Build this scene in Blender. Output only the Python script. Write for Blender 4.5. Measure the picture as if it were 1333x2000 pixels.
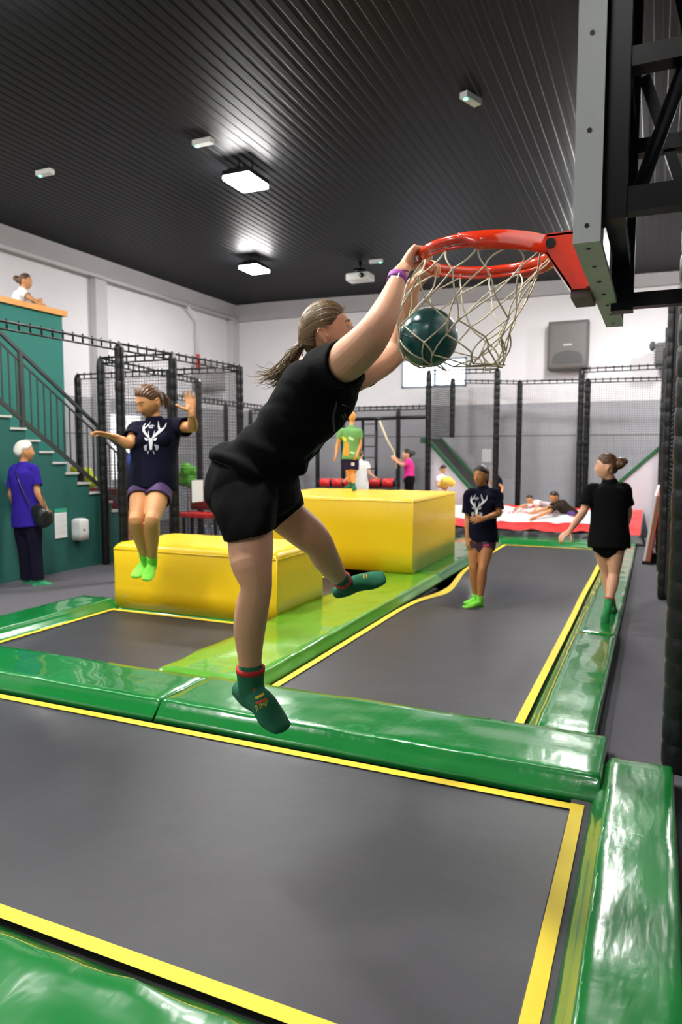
import bpy, bmesh, math, random
import numpy as np
from mathutils import Vector, noise
from mathutils.bvhtree import BVHTree
random.seed(7); np.random.seed(7)
for o in list(bpy.data.objects): bpy.data.objects.remove(o)
S = bpy.context.scene; C = S.collection
# ---------------------------------------------------------------- camera
F = 1386.0; HC = 1.58
PSI = math.radians(23.9); TH = math.atan(118/F)
VR = np.array([math.cos(PSI), math.sin(PSI), 0.0])
VF = np.array([-math.sin(PSI)*math.cos(TH), math.cos(PSI)*math.cos(TH), -math.sin(TH)])
VU = np.cross(VR, VF); CP = np.array([0, 0, HC])
cd = bpy.data.cameras.new('camera'); cam = bpy.data.objects.new('camera', cd); C.objects.link(cam)
cam.location = CP; cam.rotation_euler = (math.pi/2-TH, 0, PSI)
cd.sensor_fit = 'VERTICAL'; cd.sensor_height = 36.0; cd.sensor_width = 24.0; cd.lens = F/2000*36
cd.clip_start = 0.05; cd.clip_end = 100
cd.dof.use_dof = True; cd.dof.focus_distance = 2.65; cd.dof.aperture_fstop = 3.2
S.camera = cam
# ---------------------------------------------------------------- world, exposure
w = bpy.data.worlds.new('World'); S.world = w; w.use_nodes = True
w.node_tree.nodes['Background'].inputs[0].default_value = (0.75, 0.8, 1, 1)
w.node_tree.nodes['Background'].inputs[1].default_value = 0.05
S.view_settings.view_transform = 'Standard'; S.view_settings.look = 'None'
S.view_settings.exposure = 0.82; S.view_settings.gamma = 1.0
S.view_settings.use_curve_mapping = False
LAMP = 150.0          # emission strength of the high bay lamps
LAMPS = [  # x, y, strength factor
 (-5.05, 8.31, 1.0), (-7.34, 12.36, 1.0), (-0.80, 10.5, 1.0), (-4.9, 3.9, 1.2), (-2.5, 2.2, 1.4),
 (-0.4, -1.6, .25), (-6.9, -3.6, 1.3), (-8.6, 3.2, 1.0), (1.9, 13.2, 1.2), (-1.16, 13.15, 1.1), (-9.5, 6.6, .3)]  # last pair of lamps is added to brighten the back and left walls
# ---------------------------------------------------------------- pixel rays (reference frame 1333 x 2000)
def ray(x, y): return VF + VR*(x-666.5)/F + VU*(1000-y)/F
def P(x, y, d): return CP + ray(x, y)*d
def onZ(x, y, v=0.0):
    q = ray(x, y); return CP + q*(v-HC)/q[2]
def onX(x, y, v):
    q = ray(x, y); return CP + q*v/q[0]
def onY(x, y, v):
    q = ray(x, y); return CP + q*v/q[1]
AW = np.array([-math.sin(PSI), math.cos(PSI), 0.0]); UP = np.array([0, 0, 1.0])
def dr(r, a, u): # direction: right, away, up as seen in the photo
    v = VR*r + AW*a + UP*u; return v/np.linalg.norm(v)
def nrm(v):
    v = np.asarray(v, float); return v/max(1e-9, np.linalg.norm(v))
# ---------------------------------------------------------------- materials
MC = {}
def mat(name, col, rough=.6, metal=0, spec=.5, bump=None, var=0, sheen=0, coat=0, emit=None, trans=0, sub=0, alpha=1):
    """bump = (kind, scale, strength, stretch)"""
    if name in MC: return MC[name]
    m = bpy.data.materials.new(name); m.use_nodes = True; nt = m.node_tree; N = nt.nodes; L = nt.links
    b = N['Principled BSDF']; I = b.inputs
    I['Base Color'].default_value = (*col, 1); I['Roughness'].default_value = rough; I['Metallic'].default_value = metal
    I['Specular IOR Level'].default_value = spec; I['Coat Weight'].default_value = coat; I['Sheen Weight'].default_value = sheen
    I['Transmission Weight'].default_value = trans; I['Alpha'].default_value = alpha
    if sub:
        I['Subsurface Weight'].default_value = sub; I['Subsurface Radius'].default_value = (.02, .008, .004); I['Subsurface Scale'].default_value = .6
    if emit:
        I['Emission Color'].default_value = (*emit[0], 1); I['Emission Strength'].default_value = emit[1]
    tc = N.new('ShaderNodeTexCoord')
    def noi(scale, stretch=(1, 1, 1), det=4):
        mp = N.new('ShaderNodeMapping'); mp.inputs['Scale'].default_value = stretch; L.new(tc.outputs['Object'], mp.inputs[0])
        n = N.new('ShaderNodeTexNoise'); n.inputs['Scale'].default_value = scale; n.inputs['Detail'].default_value = det
        L.new(mp.outputs[0], n.inputs['Vector']); return n
    if var:
        n = noi(3.0 if var < 1 else 30, det=6); r = N.new('ShaderNodeMapRange'); v = var % 1
        r.inputs[3].default_value = 1-v; r.inputs[4].default_value = 1+v; L.new(n.outputs[0], r.inputs[0])
        h = N.new('ShaderNodeHueSaturation'); h.inputs['Color'].default_value = (*col, 1); L.new(r.outputs[0], h.inputs['Value'])
        L.new(h.outputs[0], I['Base Color'])
    if bump:
        prev = None
        bl = bump if isinstance(bump, list) else [bump]
        for (scale, st, dist, stretch) in bl:
            n = noi(scale, stretch); bp = N.new('ShaderNodeBump'); bp.inputs['Strength'].default_value = st; bp.inputs['Distance'].default_value = dist
            L.new(n.outputs[0], bp.inputs['Height'])
            if prev: L.new(prev.outputs[0], bp.inputs['Normal'])
            prev = bp
        L.new(prev.outputs[0], I['Normal'])
    MC[name] = m; return m
def netmat(name, col, cell, line):
    if name in MC: return MC[name]
    m = bpy.data.materials.new(name); m.use_nodes = True; nt = m.node_tree; N = nt.nodes; L = nt.links
    b = N['Principled BSDF']; b.inputs['Base Color'].default_value = (*col, 1); b.inputs['Roughness'].default_value = .8
    uv = N.new('ShaderNodeUVMap'); sp = N.new('ShaderNodeSeparateXYZ'); L.new(uv.outputs[0], sp.inputs[0])
    outs = []
    for k in (0, 1):
        d = N.new('ShaderNodeMath'); d.operation = 'DIVIDE'; d.inputs[1].default_value = cell; L.new(sp.outputs[k], d.inputs[0])
        f = N.new('ShaderNodeMath'); f.operation = 'FRACT'; L.new(d.outputs[0], f.inputs[0])
        c = N.new('ShaderNodeMath'); c.operation = 'LESS_THAN'; c.inputs[1].default_value = line; L.new(f.outputs[0], c.inputs[0]); outs.append(c)
    mx = N.new('ShaderNodeMath'); mx.operation = 'MAXIMUM'; L.new(outs[0].outputs[0], mx.inputs[0]); L.new(outs[1].outputs[0], mx.inputs[1])
    L.new(mx.outputs[0], b.inputs['Alpha']); MC[name] = m; return m
# ---------------------------------------------------------------- object helpers
def thing(name, label, cat, loc=(0, 0, 0), group=None):
    o = bpy.data.objects.new(name, None); C.objects.link(o); o.location = tuple(loc); o.empty_display_size = .1
    o['label'] = label; o['category'] = cat
    if group: o['group'] = group
    return o
def tag(o, label, cat, group=None, kind=None):
    o['label'] = label; o['category'] = cat
    if group: o['group'] = group
    if kind: o['kind'] = kind
    return o
def mkobj(name, V, Fc, m, parent=None, smooth=True, uv=None, mi=None):
    """world-space verts; parented objects are stored relative to the parent's location"""
    off = np.array(parent.matrix_world.translation if False else wl(parent)) if parent else np.zeros(3)
    V = np.asarray(V, float)
    org = V.mean(0) if parent is None else off
    if parent is None: org = np.array([(V[:, 0].min()+V[:, 0].max())/2, (V[:, 1].min()+V[:, 1].max())/2, V[:, 2].min()])
    me = bpy.data.meshes.new(name); me.from_pydata([tuple(v) for v in (V-org)], [], Fc)
    ms = m if isinstance(m, list) else [m]
    for q in ms: me.materials.append(q)
    if mi is not None: me.polygons.foreach_set('material_index', mi)
    if smooth: me.polygons.foreach_set('use_smooth', [True]*len(me.polygons))
    if uv is not None:
        l = me.uv_layers.new(name='UVMap')
        for i, q in enumerate(uv): l.data[i].uv = q
    o = bpy.data.objects.new(name, me); C.objects.link(o)
    if parent: o.parent = parent
    else: o.location = tuple(org)
    return o
def wl(o):
    p = np.zeros(3)
    while o: p = p + np.array(o.location); o = o.parent
    return p
def struct(o): o['kind'] = 'structure'; return o
class M:
    """mesh collector"""
    def __init__(s): s.V = []; s.F = []; s.I = []
    def add(s, V, Fc, mi=0):
        n = len(s.V); s.V += [tuple(v) for v in V]; s.F += [tuple(i+n for i in f) for f in Fc]; s.I += [mi]*len(Fc)
    def box(s, x0, x1, y0, y1, z0, z1, mi=0):
        V = [(x, y, z) for z in (z0, z1) for y in (y0, y1) for x in (x0, x1)]
        s.add(V, [(0, 2, 3, 1), (4, 5, 7, 6), (0, 1, 5, 4), (2, 6, 7, 3), (0, 4, 6, 2), (1, 3, 7, 5)], mi)
    def obox(s, c, ax, ay, az, mi=0):
        """oriented box: centre, three half-axis vectors"""
        c, ax, ay, az = [np.asarray(q, float) for q in (c, ax, ay, az)]
        V = [c+i*ax+j*ay+k*az for k in (-1, 1) for j in (-1, 1) for i in (-1, 1)]
        s.add(V, [(0, 2, 3, 1), (4, 5, 7, 6), (0, 1, 5, 4), (2, 6, 7, 3), (0, 4, 6, 2), (1, 3, 7, 5)], mi)
    def bar(s, a, b, w, h=None, up=UP, mi=0):
        a = np.asarray(a, float); b = np.asarray(b, float); t = nrm(b-a); h = h or w
        x = np.cross(t, up); x = nrm(x) if np.linalg.norm(x) > .05 else nrm(np.cross(t, [0, 1, 0])); y = np.cross(x, t)
        s.obox((a+b)/2, (b-a)/2, x*w/2, y*h/2, mi)
    def tube(s, pts, r, seg=8, mi=0, caps=True, closed=False):
        pts = [np.asarray(p, float) for p in pts]; n = len(pts); R = r if hasattr(r, '__len__') else [r]*n
        pa = None; V = []
        for i, p in enumerate(pts):
            if closed: t = nrm(pts[(i+1) % n]-pts[i-1])
            else: t = nrm(pts[min(i+1, n-1)]-pts[max(i-1, 0)])
            if pa is None: pa = np.cross(t, [0, 0, 1.0] if abs(t[2]) < .9 else [1.0, 0, 0])
            a = nrm(pa-t*np.dot(pa, t)); pa = a; b = np.cross(t, a)
            for k in range(seg):
                q = 2*math.pi*k/seg; V.append(p+R[i]*(a*math.cos(q)+b*math.sin(q)))
        Fc = []
        for i in range(n if closed else n-1):
            j = (i+1) % n
            for k in range(seg): Fc.append((i*seg+k, i*seg+(k+1) % seg, j*seg+(k+1) % seg, j*seg+k))
        if caps and not closed:
            Fc.append(tuple(range(seg-1, -1, -1))); Fc.append(tuple((n-1)*seg+k for k in range(seg)))
        s.add(V, Fc, mi)
    def prism(s, poly, ext, mi=0):
        """poly: list of 3d points, ext: extrusion vector"""
        n = len(poly); ext = np.asarray(ext, float); V = [np.asarray(p, float) for p in poly]; V += [p+ext for p in V]
        s.add(V, [tuple(range(n))[::-1], tuple(range(n, 2*n))]+[(i, (i+1) % n, n+(i+1) % n, n+i) for i in range(n)], mi)
    def lathe(s, c, prof, seg=20, mi=0, axis=(0, 0, 1)):
        c = np.asarray(c, float); ax = nrm(axis); a = nrm(np.cross(ax, [0, 1, 0] if abs(ax[1]) < .9 else [1, 0, 0])); b = np.cross(ax, a); V = []
        for (r, h) in prof:
            for k in range(seg):
                q = 2*math.pi*k/seg; V.append(c+ax*h+r*(a*math.cos(q)+b*math.sin(q)))
        n = len(prof)
        s.add(V, [(i*seg+k, i*seg+(k+1) % seg, (i+1)*seg+(k+1) % seg, (i+1)*seg+k) for i in range(n-1) for k in range(seg)]
              + [tuple(range(seg-1, -1, -1)), tuple((n-1)*seg+k for k in range(seg))], mi)
    def ell(s, c, rx, ry, rz, fx=(1, 0, 0), fy=(0, 1, 0), fz=(0, 0, 1), n=14, mi=0):
        fx, fy, fz = [np.asarray(q, float) for q in (fx, fy, fz)]; c = np.asarray(c, float); V = [c+fz*rz]; Fc = []
        for i in range(1, n):
            t = math.pi*i/n
            for k in range(2*n):
                q = math.pi*k/n; V.append(c+fx*rx*math.sin(t)*math.cos(q)+fy*ry*math.sin(t)*math.sin(q)+fz*rz*math.cos(t))
        V.append(c-fz*rz); m2 = 2*n
        for k in range(m2): Fc.append((0, 1+k, 1+(k+1) % m2))
        for i in range(n-2):
            for k in range(m2): Fc.append((1+i*m2+k, 1+(i+1)*m2+k, 1+(i+1)*m2+(k+1) % m2, 1+i*m2+(k+1) % m2))
        e = len(V)-1; bb = 1+(n-2)*m2
        for k in range(m2): Fc.append((bb+k, e, bb+(k+1) % m2))
        s.add(V, Fc, mi)
    def loft(s, pts, rad, ref=None, sub=4, seg=20, cap0='round', cap1='round', mi=0):
        pts = [np.asarray(p, float) for p in pts]; n = len(pts)
        rr = [np.array(r if hasattr(r, '__len__') else (r, r), float) for r in rad]
        refs = None
        if ref is not None: refs = [np.asarray(q, float) for q in (ref if hasattr(ref[0], '__len__') else [ref]*n)]
        def cr(A, i, t):
            a, b, c, d = A[max(i-1, 0)], A[i], A[i+1], A[min(i+2, n-1)]
            return .5*((2*b)+(-a+c)*t+(2*a-5*b+4*c-d)*t*t+(-a+3*b-3*c+d)*t**3)
        Q = []; R = []; E = []
        for i in range(n-1):
            for k in range(sub):
                t = k/sub; Q.append(cr(pts, i, t)); R.append(np.maximum(cr(rr, i, t), .001))
                if refs: E.append(refs[i]*(1-t)+refs[i+1]*t)
        Q.append(pts[-1]); R.append(rr[-1])
        if refs: E.append(refs[-1])
        m_ = len(Q); fr = []; pa = None
        for i in range(m_):
            t = nrm(Q[min(i+1, m_-1)]-Q[max(i-1, 0)])
            if refs: g = E[i]
            else: g = pa if pa is not None else np.cross(t, [0, 0, 1.0] if abs(t[2]) < .9 else [1.0, 0, 0])
            a = nrm(g-t*np.dot(g, t)); pa = a; fr.append((t, a, np.cross(t, a)))
        rings = []
        def ring(c, f, r): rings.append([c+f[1]*r[0]*math.cos(2*math.pi*k/seg)+f[2]*r[1]*math.sin(2*math.pi*k/seg) for k in range(seg)])
        def cap(i, sgn, kind):
            c, f, r = Q[i], fr[i], R[i]; L_ = []
            if kind == 'round':
                h = min(r)
                for q in (80, 55, 30): L_.append((c+sgn*f[0]*h*math.sin(math.radians(q)), f, r*math.cos(math.radians(q))))
            elif kind == 'hollow':
                L_ = [(c-sgn*f[0]*.03, f, r*.25), (c-sgn*f[0]*.03, f, r*.86), (c, f, r*.9)]
            elif kind == 'flat': L_ = [(c, f, r*.3)]
            return L_
        for q in cap(0, -1, cap0): ring(*q)
        for i in range(m_): ring(Q[i], fr[i], R[i])
        for q in cap(m_-1, 1, cap1)[::-1]: ring(*q)
        V = [v for g in rings for v in g]; K = len(rings)
        s.add(V, [(i*seg+k, i*seg+(k+1) % seg, (i+1)*seg+(k+1) % seg, (i+1)*seg+k) for i in range(K-1) for k in range(seg)]
              + [tuple(range(seg-1, -1, -1)), tuple((K-1)*seg+k for k in range(seg))], mi)
    def rings(s, R, sub=5, seg=40, cap0='flat', cap1='hollow', mi=0):
        """R: list of (centre, half axis a, half axis b) as free vectors"""
        R = [tuple(np.asarray(v, float) for v in r) for r in R]; n = len(R)
        def cr(c, i, t):
            a, b, e, d = R[max(i-1, 0)][c], R[i][c], R[i+1][c], R[min(i+2, n-1)][c]
            return .5*((2*b)+(-a+e)*t+(2*a-5*b+4*e-d)*t*t+(-a+3*b-3*e+d)*t**3)
        Q = [tuple(cr(c, i, k/sub) for c in range(3)) for i in range(n-1) for k in range(sub)]+[R[-1]]
        def cap(q, nx, kind):
            t = nrm(q[0]-nx[0])
            if kind == 'hollow': return [(q[0]-t*.03, q[1]*.25, q[2]*.25), (q[0]-t*.03, q[1]*.9, q[2]*.9), (q[0], q[1]*.93, q[2]*.93)]
            if kind == 'round': return [(q[0]+t*.8*min(np.linalg.norm(q[1]), np.linalg.norm(q[2]))*math.sin(w), q[1]*math.cos(w), q[2]*math.cos(w)) for w in (1.4, 1.0, .5)]
            return [(q[0], q[1]*.3, q[2]*.3)]
        Q = cap(Q[0], Q[1], cap0)+Q+cap(Q[-1], Q[-2], cap1)[::-1]
        V = [c+a*math.cos(2*math.pi*k/seg)+b*math.sin(2*math.pi*k/seg) for c, a, b in Q for k in range(seg)]; K = len(Q)
        Fc = [(i*seg+k, i*seg+(k+1) % seg, (i+1)*seg+(k+1) % seg, (i+1)*seg+k) for i in range(K-1) for k in range(seg)]+[tuple(range(seg-1, -1, -1)), tuple((K-1)*seg+k for k in range(seg))]
        c, a, b = R[0]
        if np.dot(np.cross(a, b), R[1][0]-c) < 0: Fc = [f[::-1] for f in Fc]
        s.add(V, Fc, mi)
    def build(s, name, m, parent=None, smooth=True): 
        return mkobj(name, s.V, s.F, m, parent, smooth, mi=s.I if isinstance(m, list) else None)
    def split(s, name, m, parent=None, smooth=False):
        """every separate piece becomes an object of its own"""
        p = list(range(len(s.V)))
        def fd(a):
            while p[a] != a: p[a] = p[p[a]]; a = p[a]
            return a
        for f in s.F:
            for v in f[1:]: p[fd(v)] = fd(f[0])
        G = {}
        for f in s.F: G.setdefault(fd(f[0]), []).append(f)
        for fs in G.values():
            ix = {}
            for f in fs:
                for v in f: ix.setdefault(v, len(ix))
            o = mkobj(name, [s.V[v] for v in ix], [tuple(ix[v] for v in f) for f in fs], m, parent, smooth)
        return o
    def union(s, name, m, parent=None, voxel=.006, smooth=3, disp=None, mfun=None):
        """one continuous skin from overlapping closed forms"""
        me = bpy.data.meshes.new('tmp'); me.from_pydata(s.V, [], s.F); o = bpy.data.objects.new('tmp', me); C.objects.link(o)
        r = o.modifiers.new('r', 'REMESH'); r.mode = 'VOXEL'; r.voxel_size = voxel
        if smooth: q = o.modifiers.new('s', 'SMOOTH'); q.factor = .5; q.iterations = smooth
        dg = bpy.context.evaluated_depsgraph_get(); ev = o.evaluated_get(dg); e = ev.to_mesh()
        V = np.empty(len(e.vertices)*3); e.vertices.foreach_get('co', V); V = V.reshape(-1, 3)
        Nn = np.empty(len(e.vertices)*3); e.vertices.foreach_get('normal', Nn); Nn = Nn.reshape(-1, 3)
        Fc = [tuple(p.vertices) for p in e.polygons]
        ev.to_mesh_clear(); bpy.data.objects.remove(o); bpy.data.meshes.remove(me)
        if disp: V = V+Nn*np.array([disp(v, q) for v, q in zip(V, Nn)])[:, None]
        mi = None
        if mfun: mi = [mfun((V[f[0]]+V[f[2]])/2) for f in Fc]
        return mkobj(name, V, Fc, m, parent, True, mi=mi)
def rbox(x0, x1, y0, y1, z0, z1, bev=.02, n=(8, 8), amp=.0, slope=None, seed=0):
    """soft upholstered block; slope: dict side->inset at the top"""
    m_ = M(); sl = slope or {}
    def g(a, b, k, c): # coordinates with bevel rows
        return [a, a+bev*.3, a+bev]+[a+bev+(b-a-2*bev)*i/k for i in range(1, k)]+[b-bev, b-bev*.3, b]
    nx, ny = n; X = g(x0, x1, nx, 0); Y = g(y0, y1, ny, 0)
    def zt(i, k, N_): 
        return 0
    V = []; idx = {}
    def hz(x, y):
        dx = min(x-x0, x1-x); dy = min(y-y0, y1-y)
        fx = 1-math.sqrt(max(0, 1-(1-min(1, dx/bev))**2)); fy = 1-math.sqrt(max(0, 1-(1-min(1, dy/bev))**2))
        return z1-bev*min(1, fx+fy)+amp*noise.noise((x*5+seed, y*5, seed))
    for j, y in enumerate(Y):
        for i, x in enumerate(X):
            idx[i, j] = len(V)
            u = (x-x0)/(x1-x0); v = (y-y0)/(y1-y0)
            xx = x+sl.get('x0', 0)*(1-u)-sl.get('x1', 0)*u; yy = y+sl.get('y0', 0)*(1-v)-sl.get('y1', 0)*v
            V.append((xx, yy, hz(x, y)))
    Fc = [(idx[i, j], idx[i+1, j], idx[i+1, j+1], idx[i, j+1]) for j in range(len(Y)-1) for i in range(len(X)-1)]
    loop = [(i, 0) for i in range(len(X)-1)]+[(len(X)-1, j) for j in range(len(Y)-1)]+[(i, len(Y)-1) for i in range(len(X)-1, 0, -1)]+[(0, j) for j in range(len(Y)-1, 0, -1)]
    prev = [idx[q] for q in loop]; base = []
    for k in range(1, 4):
        cur = []
        for q in loop:
            x, y = X[q[0]], Y[q[1]]; t = V[idx[q]]; f = k/3
            bul = amp*.6*noise.noise((x*6, y*6, k+seed))
            cur.append(len(V)); V.append((t[0]*(1-f)+x*f+bul, t[1]*(1-f)+y*f+bul, t[2]*(1-f)+z0*f))
        L = len(loop)
        for a in range(L): Fc.append((prev[(a+1) % L], prev[a], cur[a], cur[(a+1) % L]))
        prev = cur
    Fc.append(tuple(prev[::-1])); m_.add(V, Fc); return m_
# ================================================================ STRUCTURE
X0, X1, Y0, Y1 = -10.4, 3.6, -4.5, 16.4
def ceilz(x): return 5.42-.018*(x-X0)
CARPET = mat('grey carpet', (.105, .10, .11), .95, spec=.15, bump=[(260, .5, .004, (1, 1, 1)), (30, .2, .004, (1, 1, 1))], var=1.14)
WHITE = mat('white wall paint', (.84, .81, .83), .8, bump=(40, .15, .004, (1, 1, 1)), var=.04)
GREY = mat('grey wall paint', (.42, .41, .44), .8, bump=(40, .15, .004, (1, 1, 1)), var=.05)
DARKW = mat('dark wall paint', (.05, .05, .055), .8)
BLACKM = mat('black painted steel', (.004, .004, .0045), .35, spec=.3)
PVC = mat('black vinyl', (.006, .006, .007), .38, spec=.4, bump=(25, .5, .01, (1, 1, 1)))
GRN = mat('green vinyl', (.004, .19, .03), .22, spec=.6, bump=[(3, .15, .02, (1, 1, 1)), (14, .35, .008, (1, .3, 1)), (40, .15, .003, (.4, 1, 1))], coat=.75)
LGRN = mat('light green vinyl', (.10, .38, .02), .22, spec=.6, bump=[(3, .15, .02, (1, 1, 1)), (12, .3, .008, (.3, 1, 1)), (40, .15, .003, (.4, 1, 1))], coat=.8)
SEAM_GLINT = mat('glint coloured seam', (.25, .6, .33), .2, spec=.8, coat=.5)  # seam cord paler than the vinyl, bright glints put into its colour
YEL = mat('yellow vinyl', (.88, .57, .004), .36, spec=.5, bump=[(5, .25, .02, (1, 1, 1)), (70, .06, .003, (1, 1, 1))], coat=.1)
YW = mat('yellow webbing', (.90, .66, .03), .6, bump=(160, .4, .002, (1, 1, 1)))
BED = mat('black woven bed', (.034, .032, .039), .42, spec=.45, bump=[(500, .35, .0015, (1, 1, 1)), (2.2, .25, .03, (1, 1, 1))], var=.18)
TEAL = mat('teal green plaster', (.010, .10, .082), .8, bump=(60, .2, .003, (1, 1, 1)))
RED = mat('red vinyl', (.75, .03, .03), .35, bump=(8, .4, .02, (1, 1, 1)))
RIMR = mat('red enamel', (.68, .035, .008), .16, spec=.7, coat=.6)
PAPER = mat('white paper', (.8, .8, .78), .8)
# floor slabs round the sunken trampoline field
f = M(); PX0, PX1, PY0, PY1 = -5.15, -.30, .2, 12.3
f.box(X0, PX0, Y0, Y1, -.12, 0); f.box(PX1, X1, Y0, Y1, -.12, 0); f.box(PX0, PX1, Y0, PY0, -.12, 0); f.box(PX0, PX1, PY1, Y1, -.12, 0)
f.box(PX0-.1, PX1+.1, PY0-.1, PY1+.1, -.95, -.9); struct(f.build('floor', CARPET, smooth=False))
pl = M(); 
pl.box(PX0-.1, PX0, PY0-.1, PY1+.1, -.9, -.12); pl.box(PX1, PX1+.1, PY0-.1, PY1+.1, -.9, -.12); pl.box(PX0, PX1, PY0-.1, PY0, -.9, -.12); pl.box(PX0, PX1, PY1, PY1+.1, -.9, -.12)
struct(pl.build('trim_1', DARKW, smooth=False))
HZ = 2.66
def wall(name, boxes, m, parent=None):
    q = M()
    for b in boxes: q.box(*b)
    return struct(q.build(name, m, parent, smooth=False))
wall('wall_left', [(X0-.2, X0, Y0, Y1+.2, HZ, 5.6)], WHITE); 
wall('wall_left_lower', [(X0-.2, X0, Y0, Y1+.2, -.12, HZ)], GREY)
WX0, WX1, WZ0, WZ1 = -5.66, -4.08, 3.10, 3.76
wall('wall_back', [(X0, WX0, Y1, Y1+.2, HZ, 5.6), (WX1, X1+.2, Y1, Y1+.2, HZ, 5.6), (WX0, WX1, Y1, Y1+.2, HZ, WZ0), (WX0, WX1, Y1, Y1+.2, WZ1, 5.6)], WHITE)
wall('wall_back_lower', [(X0, X1+.2, Y1, Y1+.2, -.12, HZ)], GREY)
wall('wall_right', [(X1, X1+.2, Y0, Y1, -.12, 5.6)], mat('dark grey wall paint', (.10, .10, .11), .8))
wall('wall_front', [(X0, X1+.2, Y0-.2, Y0, -.12, 5.6)], mat('mid grey wall paint', (.5, .5, .5), .8))
# panel joints, beams, columns, pipes
q = M(); q.box(X0, X1, Y1-.006, Y1, 1.93, 1.945); q.box(X0, X0+.006, Y0, Y1, 1.93, 1.945); struct(q.build('trim_2', mat('panel joint grey', (.12, .12, .13), .8), smooth=False))  # dark grey strips along the wall panel joints
q = M(); q.box(X0, X0+.14, Y0, Y1, 5.08, 5.42); q.box(X0, X1, Y1-.14, Y1, 4.98, 5.4); struct(q.build('trim_3', mat('concrete beam paint', (.50, .48, .49), .85, var=.05), smooth=False))
q = M()
for yy in (3.0, 11.3): q.box(X0, X0+.16, yy-.16, yy+.16, 0, 5.1)
q.box(X0, X0+.18, Y1-.3, Y1, 0, 5.1); struct(q.build('trim_4', mat('column paint', (.60, .58, .6), .85), smooth=False))
q = M(); q.tube([(X0+.22, Y0, 5.03), (X0+.22, Y1-.1, 5.03)], .035, 10)
q.tube([(X0+.2, 14.1, 5.0), (X0+.2, 14.5, 4.75), (X0+.2, 14.5, 3.9)], .03, 8); struct(q.build('trim_5', mat('white pipe', (.72, .70, .71), .5)))
# ceiling: ribbed dark steel sheet, ribs run away from the camera
V = []; Fc = []; xs = []; x = X0-.1; k = 0
while x < X1+.1:
    for dx, dz in ((0, 0), (.05, 0), (.06, .0045), (.10, .0045), (.11, 0)): xs.append((x+dx, dz))
    x += .125
for yy in (Y0-.1, Y1+.1):
    for x, dz in xs: V.append((x, yy, ceilz(x)+dz))
n = len(xs)
for i in range(n-1): Fc.append((i, i+1, n+i+1, n+i))
for i in range(n-1): pass
CEIL = mat('dark ribbed ceiling sheet', (.006, .006, .0075), .52, metal=.0, spec=.14)
struct(mkobj('ceiling', V, Fc, CEIL, smooth=False))
q = M(); q.box(X0-.2, X1+.2, Y0-.2, Y1+.2, 5.60, 5.7); struct(q.build('ceiling_deck', DARKW, smooth=False))
# window
wf = M(); 
for b in ((WX0, WX1, Y1-.03, Y1+.06, WZ0, WZ0+.04), (WX0, WX1, Y1-.03, Y1+.06, WZ1-.04, WZ1), (WX0, WX0+.04, Y1-.03, Y1+.06, WZ0, WZ1), (WX1-.04, WX1, Y1-.03, Y1+.06, WZ0, WZ1), (-4.86, -4.82, Y1-.03, Y1+.06, WZ0, WZ1)): wf.box(*b)
wo = struct(wf.build('window_1', mat('grey window frame', (.30, .36, .45), .5), smooth=False))
q = M(); q.box(WX0+.04, WX1-.04, Y1+.04, Y1+.05, WZ0+.04, WZ1-.04); q.build('glass', mat('frosted daylit glass', (.8, .85, .95), .3, emit=((.8, .88, 1), 4.0)), wo, smooth=False)
# ================================================================ LAMPS
def lamp(x, y, s, lab):
    z = ceilz(x); t = thing('high_bay_lamp', lab, 'ceiling lamp', (x, y, z-.22), 'high bay lamps')
    q = M(); q.box(x-.2, x+.2, y-.26, y+.26, z-.20, z-.14); 
    for i in range(7): q.box(x-.15+i*.045, x-.14+i*.045, y-.2, y+.2, z-.14, z-.09)
    q.build('housing', BLACKM, t, False)
    q = M(); q.box(x-.19, x+.19, y-.25, y+.25, z-.25, z-.2005); q.build('lens', mat('lamp lens %.1f' % s, (1, 1, 1), .4, emit=((1, .985, .96), LAMP*s)), t, False)
    q = M(); q.tube([(x-.1, y, z-.1), (x-.1, y, z+.02)], .01, 6); q.tube([(x+.1, y, z-.1), (x+.1, y, z+.02)], .01, 6); q.split('bracket', BLACKM, t)
LL = ['bright white ceiling lamp above the climbing cage, larger looking of the two in view', 'bright white ceiling lamp deeper in the hall near the back left corner',
 'white ceiling lamp behind the basketball backboard', 'white ceiling lamp over the near left trampoline', 'white ceiling lamp over the dunking player',
 'white ceiling lamp behind the camera on the right', 'white ceiling lamp behind the camera on the left', 'white ceiling lamp over the green staircase', 'white ceiling lamp at the far right of the hall', 'added white ceiling lamp brightening the back wall, hidden behind the foot of the backboard', 'added out of view ceiling lamp over the balcony, brightening the left wall']
for (x, y, s), l in zip(LAMPS, LL): lamp(x, y, s, l)
def exit_light(px, py, ang, lab):
    p = onZ(px, py, 5.3); z = ceilz(p[0]); x, y = p[0]*(z-.06-HC)/(5.3-HC), p[1]*(z-.06-HC)/(5.3-HC)
    t = thing('emergency_light', lab, 'emergency light', (x, y, z-.06), 'white emergency lights on the ceiling')
    d = np.array([math.cos(ang), math.sin(ang), 0]); e = np.array([-d[1], d[0], 0]); c = np.array([x, y, z-.035])
    q = M(); q.obox(c, d*.13, e*.045, UP*.03); q.build('case', mat('white plastic', (.75, .75, .73), .4), t, False)
    q = M(); q.lathe(c-d*.09-UP*.032, [(.022, -.004), (.022, .002)], 12); q.build('status_light', mat('green led', (.1, .8, .5), .4, emit=((.15, 1, .6), 3)), t)
exit_light(88, 341, 0, 'small white emergency light on dark ceiling at the far left')
exit_light(397, 282, 0, 'small white emergency light beside the larger looking ceiling lamp')
exit_light(920, 198, 1.2, 'small white emergency light on ceiling left of the backboard')
exit_light(735, 513, math.pi, 'small white emergency light above the hanging projector')
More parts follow.
